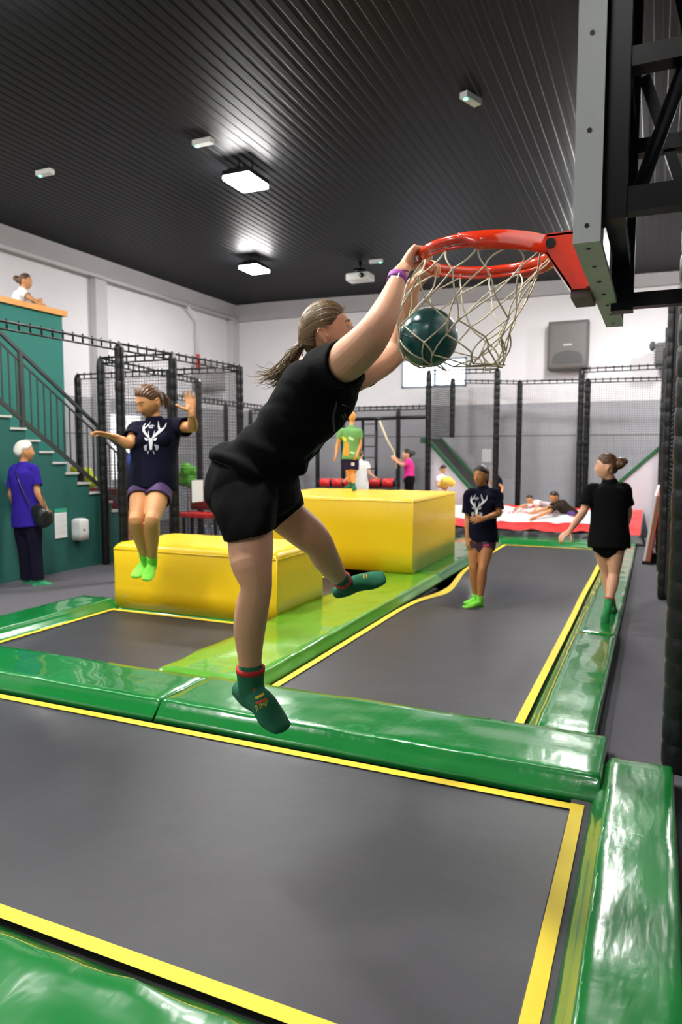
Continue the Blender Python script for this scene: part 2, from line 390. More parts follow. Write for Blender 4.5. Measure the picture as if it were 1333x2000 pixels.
exit_light(516, 533, math.pi, 'small green glowing emergency light under the deeper ceiling lamp')
# projector
pc = onZ(704, 542, 5.02); t = thing('projector', 'white projector hanging from the dark ceiling near the back wall', 'projector', pc)
q = rbox(pc[0]-.24, pc[0]+.24, pc[1]-.16, pc[1]+.16, pc[2]-.07, pc[2]+.07, .025); q.build('body', mat('white plastic', (.75, .75, .73), .4), t)
q = M(); q.lathe(pc+np.array([.1, -.17, 0]), [(.05, -.02), (.045, .03)], 16, axis=(0, -1, 0)); q.build('lens', mat('black glass', (.01, .01, .01), .1), t)
q = M(); q.box(pc[0]-.1, pc[0]+.1, pc[1]-.1, pc[1]+.1, pc[2]+.07, pc[2]+.16); q.tube([pc+UP*.1, (pc[0], pc[1], ceilz(pc[0])+.02)], .03); q.build('mount', BLACKM, t)
# ================================================================ TRAMPOLINE FIELD
def bed(name, lab, x0, x1, y0, y1, dips=(), n=(30, 40)):
    t = thing(name, lab, 'trampoline', ((x0+x1)/2, (y0+y1)/2, 0))
    def dz(x, y):
        z = 0
        e = min(1, max(0, min(x-x0, x1-x, y-y0, y1-y)/.25))
        for (cx, cy, dd, sg) in dips: z -= dd*math.exp(-((x-cx)**2+(y-cy)**2)/(2*sg*sg))*(.25+.75*e)
        return z
    def pull(x, y):
        # edges are drawn inwards beside a dip
        ox = 0
        for (cx, cy, dd, sg) in dips:
            k = dd*.55*math.exp(-((y-cy)**2)/(2*sg*sg))
            ox += k*(1 if x < cx else -1)*math.exp(-(abs(x-cx)/.75)**2)*min(1, abs(x-cx)/.5)*.95
        return ox
    def grid(xa, xb, ya, yb, nx, ny, lift):
        V = []; 
        for j in range(ny+1):
            for i in range(nx+1):
                x = xa+(xb-xa)*i/nx; y = ya+(yb-ya)*j/ny; V.append((x+pull(x, y), y, dz(x, y)+lift))
        return V, [(j*(nx+1)+i, j*(nx+1)+i+1, (j+1)*(nx+1)+i+1, (j+1)*(nx+1)+i) for j in range(ny) for i in range(nx)]
    q = M(); q.add(*grid(x0+.03, x1-.03, y0+.03, y1-.03, n[0], n[1], -.004)); b = q.build('jump_bed', BED, t)
    w = .055; q = M()
    q.add(*grid(x0, x1, y0, y0+w, n[0], 1, .002)); q.add(*grid(x0, x1, y1-w, y1, n[0], 1, .002))
    q.add(*grid(x0, x0+w, y0, y1, 1, n[1], .004)); q.add(*grid(x1-w, x1, y0, y1, 1, n[1], .004)); q.build('webbing_border', YW, t)
    return t
bed('trampoline', 'large black trampoline bed in the foreground with yellow border', -5.0, -.24, 1.62, 3.23, n=(60, 24))
DIP = (-1.85, 8.14)
bed('trampoline', 'long black trampoline lane with yellow border under the standing woman', -2.33, -.65, 3.7, 12.1, [(DIP[0], DIP[1], .27, .55), (-.9, 5.2, .02, .8)], n=(40, 120))
bed('trampoline', 'small black trampoline at left in front of the low yellow block', -4.97, -3.0, 4.0, 5.52, n=(20, 20))
bed('trampoline', 'black trampoline showing between the two yellow blocks', -4.97, -3.0, 6.72, 8.05, n=(20, 20))
sp = M(); sp.box(PX0, PX1, PY0, PY1, -.075, -.07); sk = sp.build('frame_skirt', mat('black under mesh', (.006, .006, .006), .9), None, False)
# frame skirt would cut the dip: build it as strips round the beds instead
bpy.data.objects.remove(sk)
sk = M()
sk.box(-5.12, -2.3, 5.48, 6.75, -.2, -.12)
for b in ((-5.12, -.30, 3.2, 3.72), (-5.12, -.30, 1.3, 1.66), (-.66, -.3, 3.7, 12.2), (-3.05, -2.3, 3.7, 12.2), (-5.12, -4.9, 1.6, 5.5), (-5.12, -4.9, 6.72, 12.2), (-5.12, -.3, 12.05, 12.28), (-5.12, -2.3, 8.0, 12.2)):
    sk.box(b[0], b[1], b[2], b[3], -.10, -.02)
tag(sk.build('under_pad_structure', mat('black under mesh', (.006, .006, .006), .9), None, False), 'black steel frame and skirt lying under the green pads', 'frame')
def pad(lab, x0, x1, y0, y1, z0=-.01, z1=.085, m=GRN, slope=None, n=(16, 16), bev=.018, seam=None, amp=.006, seed=0):
    t = thing('safety_pad', lab, 'safety pad', ((x0+x1)/2, (y0+y1)/2, z0), 'green safety pads round the trampolines')
    q = rbox(x0, x1, y0, y1, z0, z1, bev, n, amp, slope, seed); q.build('cover', m, t)
    if seam:
        for (a, b) in seam:
            a = np.array(a, float); b = np.array(b, float); k = 60; pts = []
            for i in range(k+1):
                p = a+(b-a)*i/k; pts.append((p[0]+.0015*math.sin(i*2.3), p[1]+.0015*math.cos(i*1.9), z1+amp*noise.noise((p[0]*5+seed, p[1]*5, seed))-.003))
            s_ = M(); s_.tube(pts, .0028, 6); s_.build('seam', SEAM_GLINT, t)
    return t
pad('wide green pad crossing under the dunking player, glossy and creased', -2.66, -.18, 3.27, 3.86, slope={'y0': .075}, n=(40, 10), seam=[((-2.62, 3.355, 0), (-.22, 3.355, 0))], seed=1, z1=.1)
pad('green pad at left joined end to end with the wide crossing pad', -5.6, -2.675, 3.27, 3.84, slope={'y0': .075}, n=(40, 10), seam=[((-5.5, 3.355, 0), (-2.7, 3.355, 0))], seed=2, z1=.095)
pad('green side pad along the right edge of the foreground trampoline', -.225, .135, 1.0, 3.6, slope={'x0': .07, 'x1': .01}, n=(8, 40), seam=[((-.14, 1.05, 0), (-.14, 3.56, 0))], seed=3, z1=.1)
pad('green pad in the bottom left corner of the foreground', -5.0, -.25, .85, 1.60, slope={'y1': .1}, n=(50, 12), seed=4, z1=.08, amp=.02)
pad('green side pad on the right lane, nearer one before the joint', -.645, -.245, 3.87, 6.1, slope={'x0': .09}, n=(8, 30), seam=[((-.54, 3.9, 0), (-.54, 6.07, 0))], seed=5)
pad('green side pad on the right lane, farther one under the running girl', -.645, -.245, 6.115, 12.15, slope={'x0': .09}, n=(8, 60), seam=[((-.54, 6.2, 0), (-.54, 12.1, 0))], seed=6, amp=.008)
pad('green pad closing the far end of the long trampoline lane', -3.1, -.25, 12.16, 12.75, slope={'y0': .06}, n=(30, 8), seed=7)
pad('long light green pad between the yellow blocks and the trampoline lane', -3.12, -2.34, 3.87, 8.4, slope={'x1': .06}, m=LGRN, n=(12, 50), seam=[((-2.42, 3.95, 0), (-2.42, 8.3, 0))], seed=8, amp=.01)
pad('green pad running on beside the tall yellow block', -3.12, -2.34, 8.42, 12.15, slope={'x1': .06}, n=(12, 40), seed=9)
pad('green pad along the far left edge before the low yellow block', -5.45, -4.94, 3.86, 5.62, slope={'x1': .1}, n=(10, 20), seam=[((-5.05, 3.95, 0), (-5.05, 5.6, 0))], seed=10)
pad('green pad on the floor under the low yellow block', -5.1, -3.14, 5.56, 6.68, z0=-.1, z1=-.003, seed=11, amp=0)
# yellow blocks
def block(lab, x0, x1, y0, y1, z0, z1, bev):
    t = thing('foam_block', lab, 'foam block', ((x0+x1)/2, (y0+y1)/2, z0)); q = rbox(x0, x1, y0, y1, z0, z1, bev, (20, 12), .008, seed=20+x0); q.build('cover', YEL, t)
    s_ = M()
    for a, b in (((x0, y0), (x1, y0)), ((x1, y0), (x1, y1)), ((x1, y1), (x0, y1)), ((x0, y1), (x0, y0))):
        e = bev*.0; s_.tube([(a[0], a[1], z1-bev*1.15), (b[0], b[1], z1-bev*1.15)], .006, 6)
    s_.tube([(x1, y0, z0+.02), (x1, y0, z1-bev)], .006, 6); s_.build('piping', YEL, t)
    return t
block('low yellow foam block beneath the jumping woman', -5.01, -3.12, 5.6, 6.56, 0.0, .665, .06)
block('tall large yellow foam block with a child standing on it', -4.95, -2.68, 8.2, 10.2, .092, 1.0, .03)
# ================================================================ CAGES
def post(px, py, ztop, z0=0.0, r=.055, lab='', grp='padded posts', name='padded_post'):
    x, y = px, py; q = M(); prof = [(r*.9, z0)]; z = z0+.02; i = 0; rnd = random.Random(int(x*97+y*131))
    while z < ztop-.12:
        h = .12+.03*rnd.random(); rr = r*(1+.05*rnd.random()); prof += [(r*.96, z), (rr, z+h*.15), (rr, z+h*.85), (r*.96, z+h)]; z += h+.003
    prof += [(r*.9, ztop-.05), (r*.6, ztop)]
    q.lathe((x, y, 0), prof, 14); return tag(q.build(name, PVC), lab, 'post', grp)
def truss(a, b, lab, r=.014, gap=.075, grp='black ladder rails on the cage tops'):
    a = np.array(a, float); b = np.array(b, float); q = M(); L = np.linalg.norm(b-a); n = max(2, int(L/.14))
    q.tube([a, b], r, 8); q.tube([a-UP*gap, b-UP*gap], r*.8, 8)
    for i in range(n+1):
        p = a+(b-a)*i/n; q.tube([p+UP*.03, p-UP*gap], .011, 6)
    return tag(q.build('truss_rail', BLACKM), lab, 'rail', grp)
def net(a, b, z0, z1, lab, cell=.045, line=.07, m=None, grp='black safety nets'):
    a = np.array([a[0], a[1], 0.]); b = np.array([b[0], b[1], 0.]); L = np.linalg.norm(b-a)
    V = [a+UP*z0, b+UP*z0, b+UP*z1, a+UP*z1]
    o = mkobj('safety_net', V, [(0, 1, 2, 3)], m or netmat('black net %.2f' % line, (.02, .02, .022), cell, line), smooth=False, uv=[(0, 0), (L, 0), (L, z1-z0), (0, z1-z0)])
    return tag(o, lab, 'net', grp)
ZT = 2.86
for i, (x, y, l) in enumerate([(-5.9, 6.78, 'tall black padded cage post left of the jumping woman'), (-5.86, 7.75, 'black padded cage post behind the shoulder of the jumping woman'),
     (-5.8, 9.3, 'black padded cage post at the right corner of the cage behind the dunking player'), (-7.03, 7.7, 'black padded cage post at the foot of the green stairs'),
     (-8.9, 9.2, 'black padded cage post seen through the stair railing'), (-7.05, 9.25, 'black padded cage post inside the left cage'), (-7.5, 10.65, 'thin looking black cage post above the paper sign')]):
    post(x, y, ZT, lab=l)
truss((-5.97, 3.2, ZT), (-5.9, 6.78, ZT), 'black ladder rail running from the left frame edge across the green wall')
truss((-5.9, 6.78, ZT), (-5.86, 7.75, ZT), 'short black ladder rail above the jumping woman')
truss((-5.86, 7.75, ZT), (-5.8, 9.3, ZT), 'black ladder rail running to the right corner post of the cage')
truss((-7.03, 7.7, ZT), (-5.86, 7.75, ZT), 'black ladder rail crossing the front cage sideways')
truss((-8.9, 9.2, ZT), (-5.8, 9.3, ZT), 'black ladder rail crossing the rear of the left cage')
truss((-7.03, 7.7, ZT), (-7.5, 10.65, ZT), 'black ladder rail going back from the stair foot post')
net((-5.86, 7.75), (-5.8, 9.3), .0, ZT-.08, 'black net between the jumping woman and the dunking player')
net((-7.03, 7.7), (-5.86, 7.75), .0, ZT-.08, 'black net behind the jumping woman', line=.09)
net((-8.9, 9.2), (-5.8, 9.3), .0, ZT-.08, 'black net on the rear side of the left cage', line=.09)
net((-7.03, 7.7), (-7.04, 9.2), .0, ZT-.08, 'black net going back from the stair foot post')
net((-7.05, 9.3), (-7.5, 10.65), .0, ZT-.08, 'black net at the rear left side of the left cage')
# back left fences
for x, y, zt, l in [(-8.2, 12.6, 2.6, 'black post of the back fence seen behind the right cage post'), (-7.2, 14.9, 2.57, 'black post of the back fence left of the dunking player'),
    (-6.55, 14.9, 2.57, 'black post of the back fence behind the red roller end'), (-7.9, 14.9, 2.57, 'black post of the back fence behind the player\'s shirt'), (-5.22, 14.9, 2.53, 'black post beside the girl pulling the rope'), (-9.0, 14.9, 2.57, 'black post of the back fence near the corner')]:
    post(x, y, zt, lab=l, r=.05)
truss((-8.2, 9.8, 2.62), (-8.2, 12.6, 2.62), 'black ladder rail of the back fence running away')
truss((-8.2, 12.6, 2.62), (-8.2, 14.9, 2.6), 'black ladder rail behind the player\'s back')
truss((-9.0, 14.9, 2.57), (-4.6, 14.9, 2.57), 'black ladder rail behind the ladder frame at the back wall')
net((-8.2, 9.8), (-8.2, 14.9), 0, 2.54, 'black net of the back fence running away', line=.09)
net((-9.0, 14.9), (-4.6, 14.9), 0, 2.5, 'black net behind the ladder frame at the back wall', line=.06)
# ladder frame
LY = 14.4
t = thing('climbing_ladder_frame', 'black steel ladder frame with horizontal rungs before the back wall', 'climbing frame', (-5.7, LY, 0))
q = M(); q.tube([(-5.86, LY, 0), (-5.86, LY, 2.28)], .035, 10); q.tube([(-5.55, LY, 0), (-5.55, LY, 2.28)], .035, 10); q.split('upright', BLACKM, t, True)
q = M(); q.tube([(-6.4, LY, 2.28), (-4.45, LY, 2.30)], .04, 10); q.build('top_bar', BLACKM, t)
q = M()
for i in range(9): q.tube([(-5.84, LY, .25+i*.24), (-5.57, LY, .25+i*.24)], .011, 8)
q.split('rung', BLACKM, t, True)
# rope
a = onY(742, 822, 14.35); b = onY(770, 884, 14.2); c = onY(775, 915, 14.2)
q = M(); q.tube([a, (a+b)/2+np.array([0, 0, -.05]), b], .022, 8); q.tube([b, (b+c)/2+np.array([.02, 0, 0]), c], .015, 8)
tag(q.build('rope', mat('pale rope', (.72, .62, .38), .8)), 'pale yellow rope pulled down by the girl in pink', 'rope')
# red roller
t = thing('foam_roller', 'long red padded roller with black bands behind the tall yellow block', 'foam roller', onY(697, 943, 12.6))
a = onY(625, 943, 12.6); b = onY(772, 943, 12.6); q = M()
nseg = 6
for i in range(nseg):
    p0 = a+(b-a)*(i/nseg+.008); p1 = a+(b-a)*((i+1)/nseg-.008); L = np.linalg.norm(p1-p0); q.lathe(p0, [(.05, 0), (.085, .02), (.085, L-.02), (.05, L)], 18, axis=p1-p0)
q.split('cover_segment', RED, t, True); q = M()
for i in range(nseg+1):
    p = a+(b-a)*i/nseg; q.lathe(p-nrm(b-a)*.02, [(.075, 0), (.075, .04)], 18, axis=b-a)
q.split('band', PVC, t, True)
q = M(); q.box(a[0], b[0], 12.55, 12.7, 0, a[2]-.06); q.build('base', DARKW, t, False)
# slides
def slide(lab, xt, zt, xb, zb, y0, y1):
    t = thing('slide', lab, 'slide', ((xt+xb)/2, y0, 0)); s_ = 1 if xb > xt else -1
    q = M(); q.prism([(xt, y0, 0), (xb, y0, 0), (xb, y0, zb), (xt, y0, zt)][::s_], (0, .08, 0)); q.build('side_panel', mat('pale grey panel', (.56, .53, .57), .6), t, False)
    q = M(); 
    def strip(ya, yb, lift, th, mm, nm):
        g = M(); g.prism([(xt, ya, zt+lift-th), (xb, ya, zb+lift-th), (xb, ya, zb+lift), (xt, ya, zt+lift)][::s_], (0, yb-ya, 0)); g.build(nm, mm, t, False)
    G2 = mat('dark green vinyl', (.012, .11, .04), .4, bump=(8, .4, .02, (1, 1, 1)))
    strip(y0-.03, y0+.20, .02, .08, G2, 'edge_pad'); strip(y1-.2, y1, .02, .08, G2, 'edge_pad'); strip(y0+.2, y1-.2, -.02, .05, mat('black slide bed', (.03, .028, .025), .6), 'slide_bed')
    g = M(); g.box(min(xt, xt-s_*.12), max(xt, xt-s_*.12), y0, y1, zt-.12, zt); g.build('platform', G2, t, False)
    g = M(); g.box(min(xb, xb-s_*.02), max(xb, xb-s_*.02), y0, y1, 0, zb); g.build('foot_panel', G2, t, False)
    return t
slide('left slide with pale side panel and green edges facing right', -4.56, 1.88, -3.2, .42, 14.8, 16.1)
slide('right slide with pale side panel beside the black padded wall', .14, 1.76, -1.25, .42, 14.8, 16.1)
for x, y, zt, z0, l in [(-4.5, 14.78, 3.3, 0, 'black post at the front top of the left slide'), (-4.3, 16.0, 3.25, 1.9, 'black post at the rear top of the left slide'),
    (-3.02, 14.68, 3.26, 0, 'black post right of the white wall notice, taller one'), (-2.72, 15.6, 3.08, 0, 'black padded post right of the blond boy'),
    (-1.41, 15.0, 3.22, 0, 'black post left of the running girl, taller one'), (-1.33, 15.5, 3.05, 0, 'black post directly behind the running girl'), (.1, 14.75, 3.2, 0, 'black padded corner post at the top of the right slide')]:
    post(x, y, zt, z0, lab=l, r=.06)
truss((-4.5, 14.78, 3.3), (-3.02, 14.68, 3.26), 'black ladder rail above the left slide'); truss((-1.41, 15, 3.22), (.1, 14.75, 3.2), 'upper black ladder rail above the right slide')
truss((-4.3, 16.0, 3.2), (-2.72, 15.6, 3.08), 'black ladder rail behind the left slide against the wall', gap=.06); truss((-2.72, 15.6, 3.08), (-1.33, 15.5, 3.05), 'black ladder rail over the back wall panels', gap=.06)
truss((-1.33, 15.5, 3.05), (.1, 15.5, 3.03), 'lower black ladder rail above the right slide', gap=.06)
net((-4.5, 14.78), (-4.3, 16.0), 1.9, 3.25, 'black net beside the top of the left slide', line=.3)
net((-4.5, 14.76), (-3.02, 14.74), 1.3, 3.2, 'black net above the left slide', line=.06); net((-4.3, 16.0), (-2.72, 15.6), 1.0, 3.0, 'black net on the back wall left of the posts', line=.06)
net((-2.72, 15.6), (-1.33, 15.5), 0, 3.0, 'black net on the back wall between the tall posts', line=.06); net((-1.33, 15.5), (.1, 15.5), 0, 3.0, 'black net on the back wall over the right slide', line=.09)
# airbag
t = thing('air_bag', 'big landing air bag with white top, red border and black skirt', 'air bag', (-1.8, 13.6, 0))
def bagz(x, y): return .17+.30*min(1, max(0, (y-12.85)/1.8))**.8+.05*noise.noise((x*1.6, y*1.3, 3))+.03*noise.noise((x*4, y*3, 8))
bx0, bx1, by0, by1 = -4.2, -.2, 12.85, 14.72
def bgrid(x0, x1, y0, y1, nx, ny, f_): 
    return [f_(x0+(x1-x0)*i/nx, y0+(y1-y0)*j/ny) for j in range(ny+1) for i in range(nx+1)], [(j*(nx+1)+i, j*(nx+1)+i+1, (j+1)*(nx+1)+i+1, (j+1)*(nx+1)+i) for j in range(ny) for i in range(nx)]
q = M(); q.add(*bgrid(bx0+.1, bx1-.75, 13.35, by1-.2, 60, 24, lambda x, y: (x, y, bagz(x, y)+.006))); q.build('top_sheet', mat('white vinyl', (.80, .78, .78), .4, bump=(6, .4, .02, (1, 1, 1))), t)
q = M(); q.add(*bgrid(bx0, bx1, by0+.02, by1, 90, 30, lambda x, y: (x, y, bagz(x, y)-.004+.02*math.sin(x*9+noise.noise((x, 2, y))*4)*max(0, 13.4-y)/.5)))
q.build('border', RED, t)
q = M(); q.add(*bgrid(0, 1, 0, 1, 120, 6, lambda u, v: (bx0-.05+(bx1-bx0+.3)*u, by0-.10+.10*v+.02*noise.noise((u*30, v*2, 1)), .02+v*(bagz(bx0+(bx1-bx0)*u, by0)-.03))))
q.add(*bgrid(0, 1, 0, 1, 20, 4, lambda u, v: (bx1+.12-.10*v, by0-.1+u*(by1-by0), v*(bagz(bx1, by0+u*1.87)-.02)))); q.build('skirt', PVC, t)
q = M()
for i in range(11):
    x = -3.3+i*.17; hgt = .16
    for k in range(3 if i % 3 else 2):
        a = (x+.05*k, 14.0+.1*(k % 2)); b = (x+.05*k+.04*((i+k) % 2), 14.0+.22+.05*((i*k) % 2)); q.tube([(a[0], a[1], bagz(*a)+.012), (b[0], b[1], bagz(*b)+.012)], .012, 5)
q.build('print_marks', mat('faded red print', (.7, .25, .25), .6), t)
# balcony + stairs
t = thing('staircase', 'dark teal green staircase with stepped side wall and pale treads', 'staircase', (-7.8, 6.5, 0))
prof = [(9.02, 0.0)]; sy, sz = 8.9, 0.0; steps = []
prof = []; y = 9.0; z = 0
pts = [(9.0, 0)]
for k in range(19):
    z += .142; pts.append((y, z)); y -= .212; pts.append((y, z)); steps.append((y, y+.212, z))
pts.append((y, 0)) 
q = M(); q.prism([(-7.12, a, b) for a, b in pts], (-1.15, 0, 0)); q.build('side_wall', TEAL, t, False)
q = M()
for (a, b, z) in steps: q.box(-8.27, -7.10, a-.01, b+.01, z, z+.025)
q.split('tread', mat('pale stone tread', (.55, .55, .52), .6), t)
t2 = thing('stair_railing', 'dark metal stair railing with thin balusters', 'railing', (-7.15, 7.5, 0))
RM = mat('dark grey railing metal', (.045, .05, .048), .5, metal=.3)
def rl(y, h): return (9.0-y)/.212*.142+.14+h
q = M(); q.bar((-7.15, 8.9, rl(8.9, .95)), (-7.15, 4.9, rl(4.9, .95)), .038); q.build('handrail', RM, t2, False)
q = M(); q.bar((-7.15, 8.9, rl(8.9, .83)), (-7.15, 4.9, rl(4.9, .83)), .02); q.bar((-7.15, 8.9, rl(8.9, .12)), (-7.15, 4.9, rl(4.9, .12)), .03, .05); q.split('cross_rail', RM, t2)
q = M(); y = 8.8; k = 0
while y > 4.9: q.bar((-7.15, y, rl(y, .1)), (-7.15, y, rl(y, .83)), .014); y -= .105
q.split('baluster', RM, t2)
q = M()
for y in (8.85, 7.75, 6.45, 5.3): q.bar((-7.15, y, rl(y, -.1)), (-7.15, y, rl(y, .95)), .045)
q.split('railing_post', RM, t2)
t = thing('balcony', 'teal green balcony wall with an orange wooden top rail', 'balcony', (-8.6, 6.5, 0))
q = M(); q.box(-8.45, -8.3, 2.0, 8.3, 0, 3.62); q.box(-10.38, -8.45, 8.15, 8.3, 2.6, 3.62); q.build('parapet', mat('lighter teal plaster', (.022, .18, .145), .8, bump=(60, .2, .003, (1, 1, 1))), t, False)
q = M(); q.box(-8.5, -8.25, 2.0, 8.36, 3.62, 3.70); q.build('cap_rail', mat('orange varnished wood', (.75, .33, .07), .4, bump=(20, .2, .003, (1, 8, 8))), t, False)
q = M(); q.box(-10.38, -8.45, 2.0, 8.15, 2.5, 2.62); q.build('deck', DARKW, t, False)
# notice, dispenser
p = onX(120, 1023, -7.10); t = thing('notice', 'white printed notice with green heading taped to the teal wall', 'notice', p)
q = M(); q.box(-7.115, -7.105, p[1]-.10, p[1]+.10, p[2]-.185, p[2]+.155); q.build('sheet', PAPER, t, False)
q = M(); q.box(-7.105, -7.102, p[1]-.10, p[1]+.10, p[2]+.15, p[2]+.20); q.box(-7.115, -7.105, p[1]-.10, p[1]+.10, p[2]+.15, p[2]+.20); q.build('heading', mat('green print', (.03, .35, .2), .7), t, False)
q = M()
for i in range(11): q.box(-7.105, -7.1035, p[1]-.085, p[1]+.085-.03*(i % 3), p[2]+.11-i*.024, p[2]+.114-i*.024)
q.build('text_lines', mat('grey print', (.35, .36, .4), .8), t, False)
p = onX(157, 1034, -7.05); t = thing('dispenser', 'white plastic dispenser fixed on the teal stair wall', 'dispenser', p)
q = rbox(-7.12, -6.98, p[1]-.085, p[1]+.085, p[2]-.14, p[2]+.15, .03); q.build('case', mat('white plastic', (.75, .75, .73), .4), t)
q = M(); q.lathe((-6.978, p[1], p[2]), [(.02, 0), (.02, .003)], 12, axis=(1, 0, 0)); q.build('badge', mat('grey print', (.35, .36, .4), .8), t)
# things behind the stairs
def balloons(px, py, d, cols, lab, m):
    c = P(px, py, d); t = thing('balloon_bunch', lab, 'balloons', c)
    for (dx, dy, dz, r) in cols:
        q = M(); q.ell(c+VR*dx+AW*dy+UP*dz, r*.85, r*.85, r); q.build('balloon', m, t)
    q = M(); q.tube([c, (c[0], c[1], .0)], .008, 6); q.build('stick', BLACKM, t)
balloons(160, 930, 13.2, [(-.10, 0, .1, .13), (.05, .1, .02, .15), (.17, 0, -.1, .13), (-.02, .05, -.12, .12)], 'yellow green balloon bunch behind the stair railing', mat('yellow balloon', (.55, .65, .02), .3))
balloons(366, 930, 13.4, [(-.02, 0, .12, .14), (-.1, .1, -.05, .15), (.06, 0, -.1, .13), (.08, .05, .08, .12)], 'green balloon bunch near the paper sign', mat('green balloon', (.12, .5, .02), .3))
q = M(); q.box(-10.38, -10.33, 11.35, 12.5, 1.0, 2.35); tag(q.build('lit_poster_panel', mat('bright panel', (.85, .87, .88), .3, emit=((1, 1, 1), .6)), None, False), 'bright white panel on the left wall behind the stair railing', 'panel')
def bench(x0, x1, y, z, lab):
    t = thing('bench', lab, 'bench', ((x0+x1)/2, y, 0)); q = rbox(x0, x1, y-.2, y+.2, z-.08, z, .03, (8, 4)); q.build('seat', RED, t)
    q = rbox(x0, x1, y+.22, y+.3, z+.02, z+.45, .03, (8, 2)); q.build('backrest', mat('dark red vinyl', (.25, .02, .02), .5), t)
    q = M()
    for x in (x0+.1, x1-.1): q.bar((x, y-.12, 0), (x, y-.12, z-.08), .04); q.bar((x, y+.12, 0), (x, y+.12, z-.08), .04)
    q.split('leg', BLACKM, t)
pb = P(395, 997, 12.3); bench(pb[0]-.4, pb[0]+.45, pb[1], .53, 'red bench behind the black net near the paper sign')
pb = P(215, 985, 11.9); bench(pb[0]-1.0, pb[0]+.8, pb[1], .5, 'long red bench seen behind the stair foot')
p = onX(386, 959, -5.79); q = M(); q.obox(p, np.array([0, .13, 0]), np.array([.003, 0, 0]), UP*.15); tag(q.build('paper_sign', PAPER, None, False), 'blank pale paper sign fixed to the cage net behind the dunking player', 'sign')
def shoe(px, py, d, ang, col, lab):
    c = P(px, py, d); c = np.array([c[0], c[1], 0.]); e = np.array([math.cos(ang), math.sin(ang), 0])
    q = M(); q.loft([c-e*.11+UP*.045, c-e*.04+UP*.05, c+e*.05+UP*.035, c+e*.13+UP*.028], [(.034, .045), (.036, .05), (.042, .035), (.03, .02)], ref=np.cross(e, UP)); t = q.union('shoe', mat('shoe '+lab[:6], col, .6), None, .008, 2)
    tag(t, lab, 'shoe')
shoe(352, 1017, 11.4, 3.6, (.6, .6, .62), 'pale grey shoe on the floor behind the net, leftmost')
shoe(376, 1017, 11.4, 3.4, (.7, .7, .7), 'white shoe on the floor behind the net, middle')
shoe(404, 1022, 11.2, 3.8, (.35, .38, .25), 'olive shoe on the floor beside the bottles')
for i, (px, l) in enumerate([(402, 'clear water bottle on the floor, leftmost of three'), (415, 'clear water bottle on the floor, middle of three'), (428, 'clear water bottle on the floor, rightmost of three')]):
    c = onZ(px, 1052, 0); t = thing('water_bottle', l, 'bottle', c, 'water bottles on the floor')
    q = M(); q.lathe(c, [(.03, 0), (.035, .02), (.033, .08), (.035, .15), (.02, .2), (.014, .22)], 14); q.build('body', mat('clear blue plastic', (.55, .65, .8), .15, trans=.6), t)
    q = M(); q.lathe(c, [(.016, .215), (.016, .24)], 12); q.build('cap', mat('white plastic', (.75, .75, .73), .4), t)
# back wall things
def heater(x0, x1, z0, z1, y, lab):
    t = thing('wall_heater', lab, 'heater', ((x0+x1)/2, y, z0)); d = .38; G = mat('taupe grey metal', (.13, .12, .115), .5); 
    q = rbox(0, 1, 0, 1, 0, 1, .08, (8, 8)); Vv = np.array(q.V); W = np.stack([x0+Vv[:, 0]*(x1-x0), y-Vv[:, 2]*d, z0+Vv[:, 1]*(z1-z0)], 1); q.V = [tuple(v) for v in W]; q.build('case', G, t)
    q = M(); n = 16; cx = (x0+x1)/2; w_ = (x1-x0)*.38; zz = z0+.1; pr = [(cx-w_, y-d-.008, zz), (cx+w_, y-d-.008, zz)]+[(cx+w_*math.cos(math.pi*i/n), y-d-.008, zz+.04+.24*math.sin(math.pi*i/n)**.6 if 0 < i < n else zz+.04) for i in range(n+1)]
    q.prism(pr, (0, .01, 0)); q.build('outlet', mat('dark grille', (.07, .07, .07), .6), t, False)
    q = M(); q.box(cx-.09, cx+.09, y-d-.006, y-d, (z0+z1)/2-.02, (z0+z1)/2+.015); q.build('badge', mat('pale badge', (.5, .48, .46), .5), t, False)
heater(-2.22, -1.4, 3.35, 4.36, Y1, 'big grey boxy heater unit high on the back wall')
a = onX(398, 690, X0+.2); 
t = thing('wall_heater', 'grey heater unit high on the left wall near the corner', 'heater', (X0+.2, 15.3, 3.0))
q = rbox(X0, X0+.38, 14.5, 15.4, 3.1, 3.75, .05, (6, 6)); q.build('case', mat('pale taupe metal', (.36, .34, .34), .5), t)
q = M(); q.tube([(X0+.2, 14.5, 3.55), (X0+.2, 14.5, 3.92)], .05, 10); tag(q.build('red_pipe_sleeve', mat('red pipe paint', (.55, .04, .05), .4)), 'red pipe section on the left wall above the cage rail', 'pipe')
p = onY(1296, 694, 16.0); t = thing('floodlight', 'grey ribbed floodlight on the back wall by the padded wall', 'floodlight', p)
q = rbox(p[0]-.15, p[0]+.2, p[1]-.2, p[1]+.2, p[2]-.22, p[2]+.24, .05, (4, 4)); q.build('body', mat('taupe grey metal', (.20, .185, .18), .5), t)
q = M()
for i in range(7): q.box(p[0]-.17, p[0]+.12, p[1]-.215, p[1]-.2, p[2]-.18+i*.055, p[2]-.155+i*.055)
q.split('fin', mat('dark grille', (.07, .07, .07), .6), t); q = M(); q.ell(p+np.array([-.2, -.1, .18]), .06, .06, .1); q.bar(p+AW*.1, (p[0], Y1, p[2]), .05); q.build('bracket', mat('dark grille', (.07, .07, .07), .6), t)
q = M(); p = onY(951, 890, Y1-.01); q.box(p[0]-.11, p[0]+.11, Y1-.012, Y1-.004, p[2]-.15, p[2]+.15); tag(q.build('notice', PAPER, None, False), 'blank looking white notice on the grey back wall', 'notice')
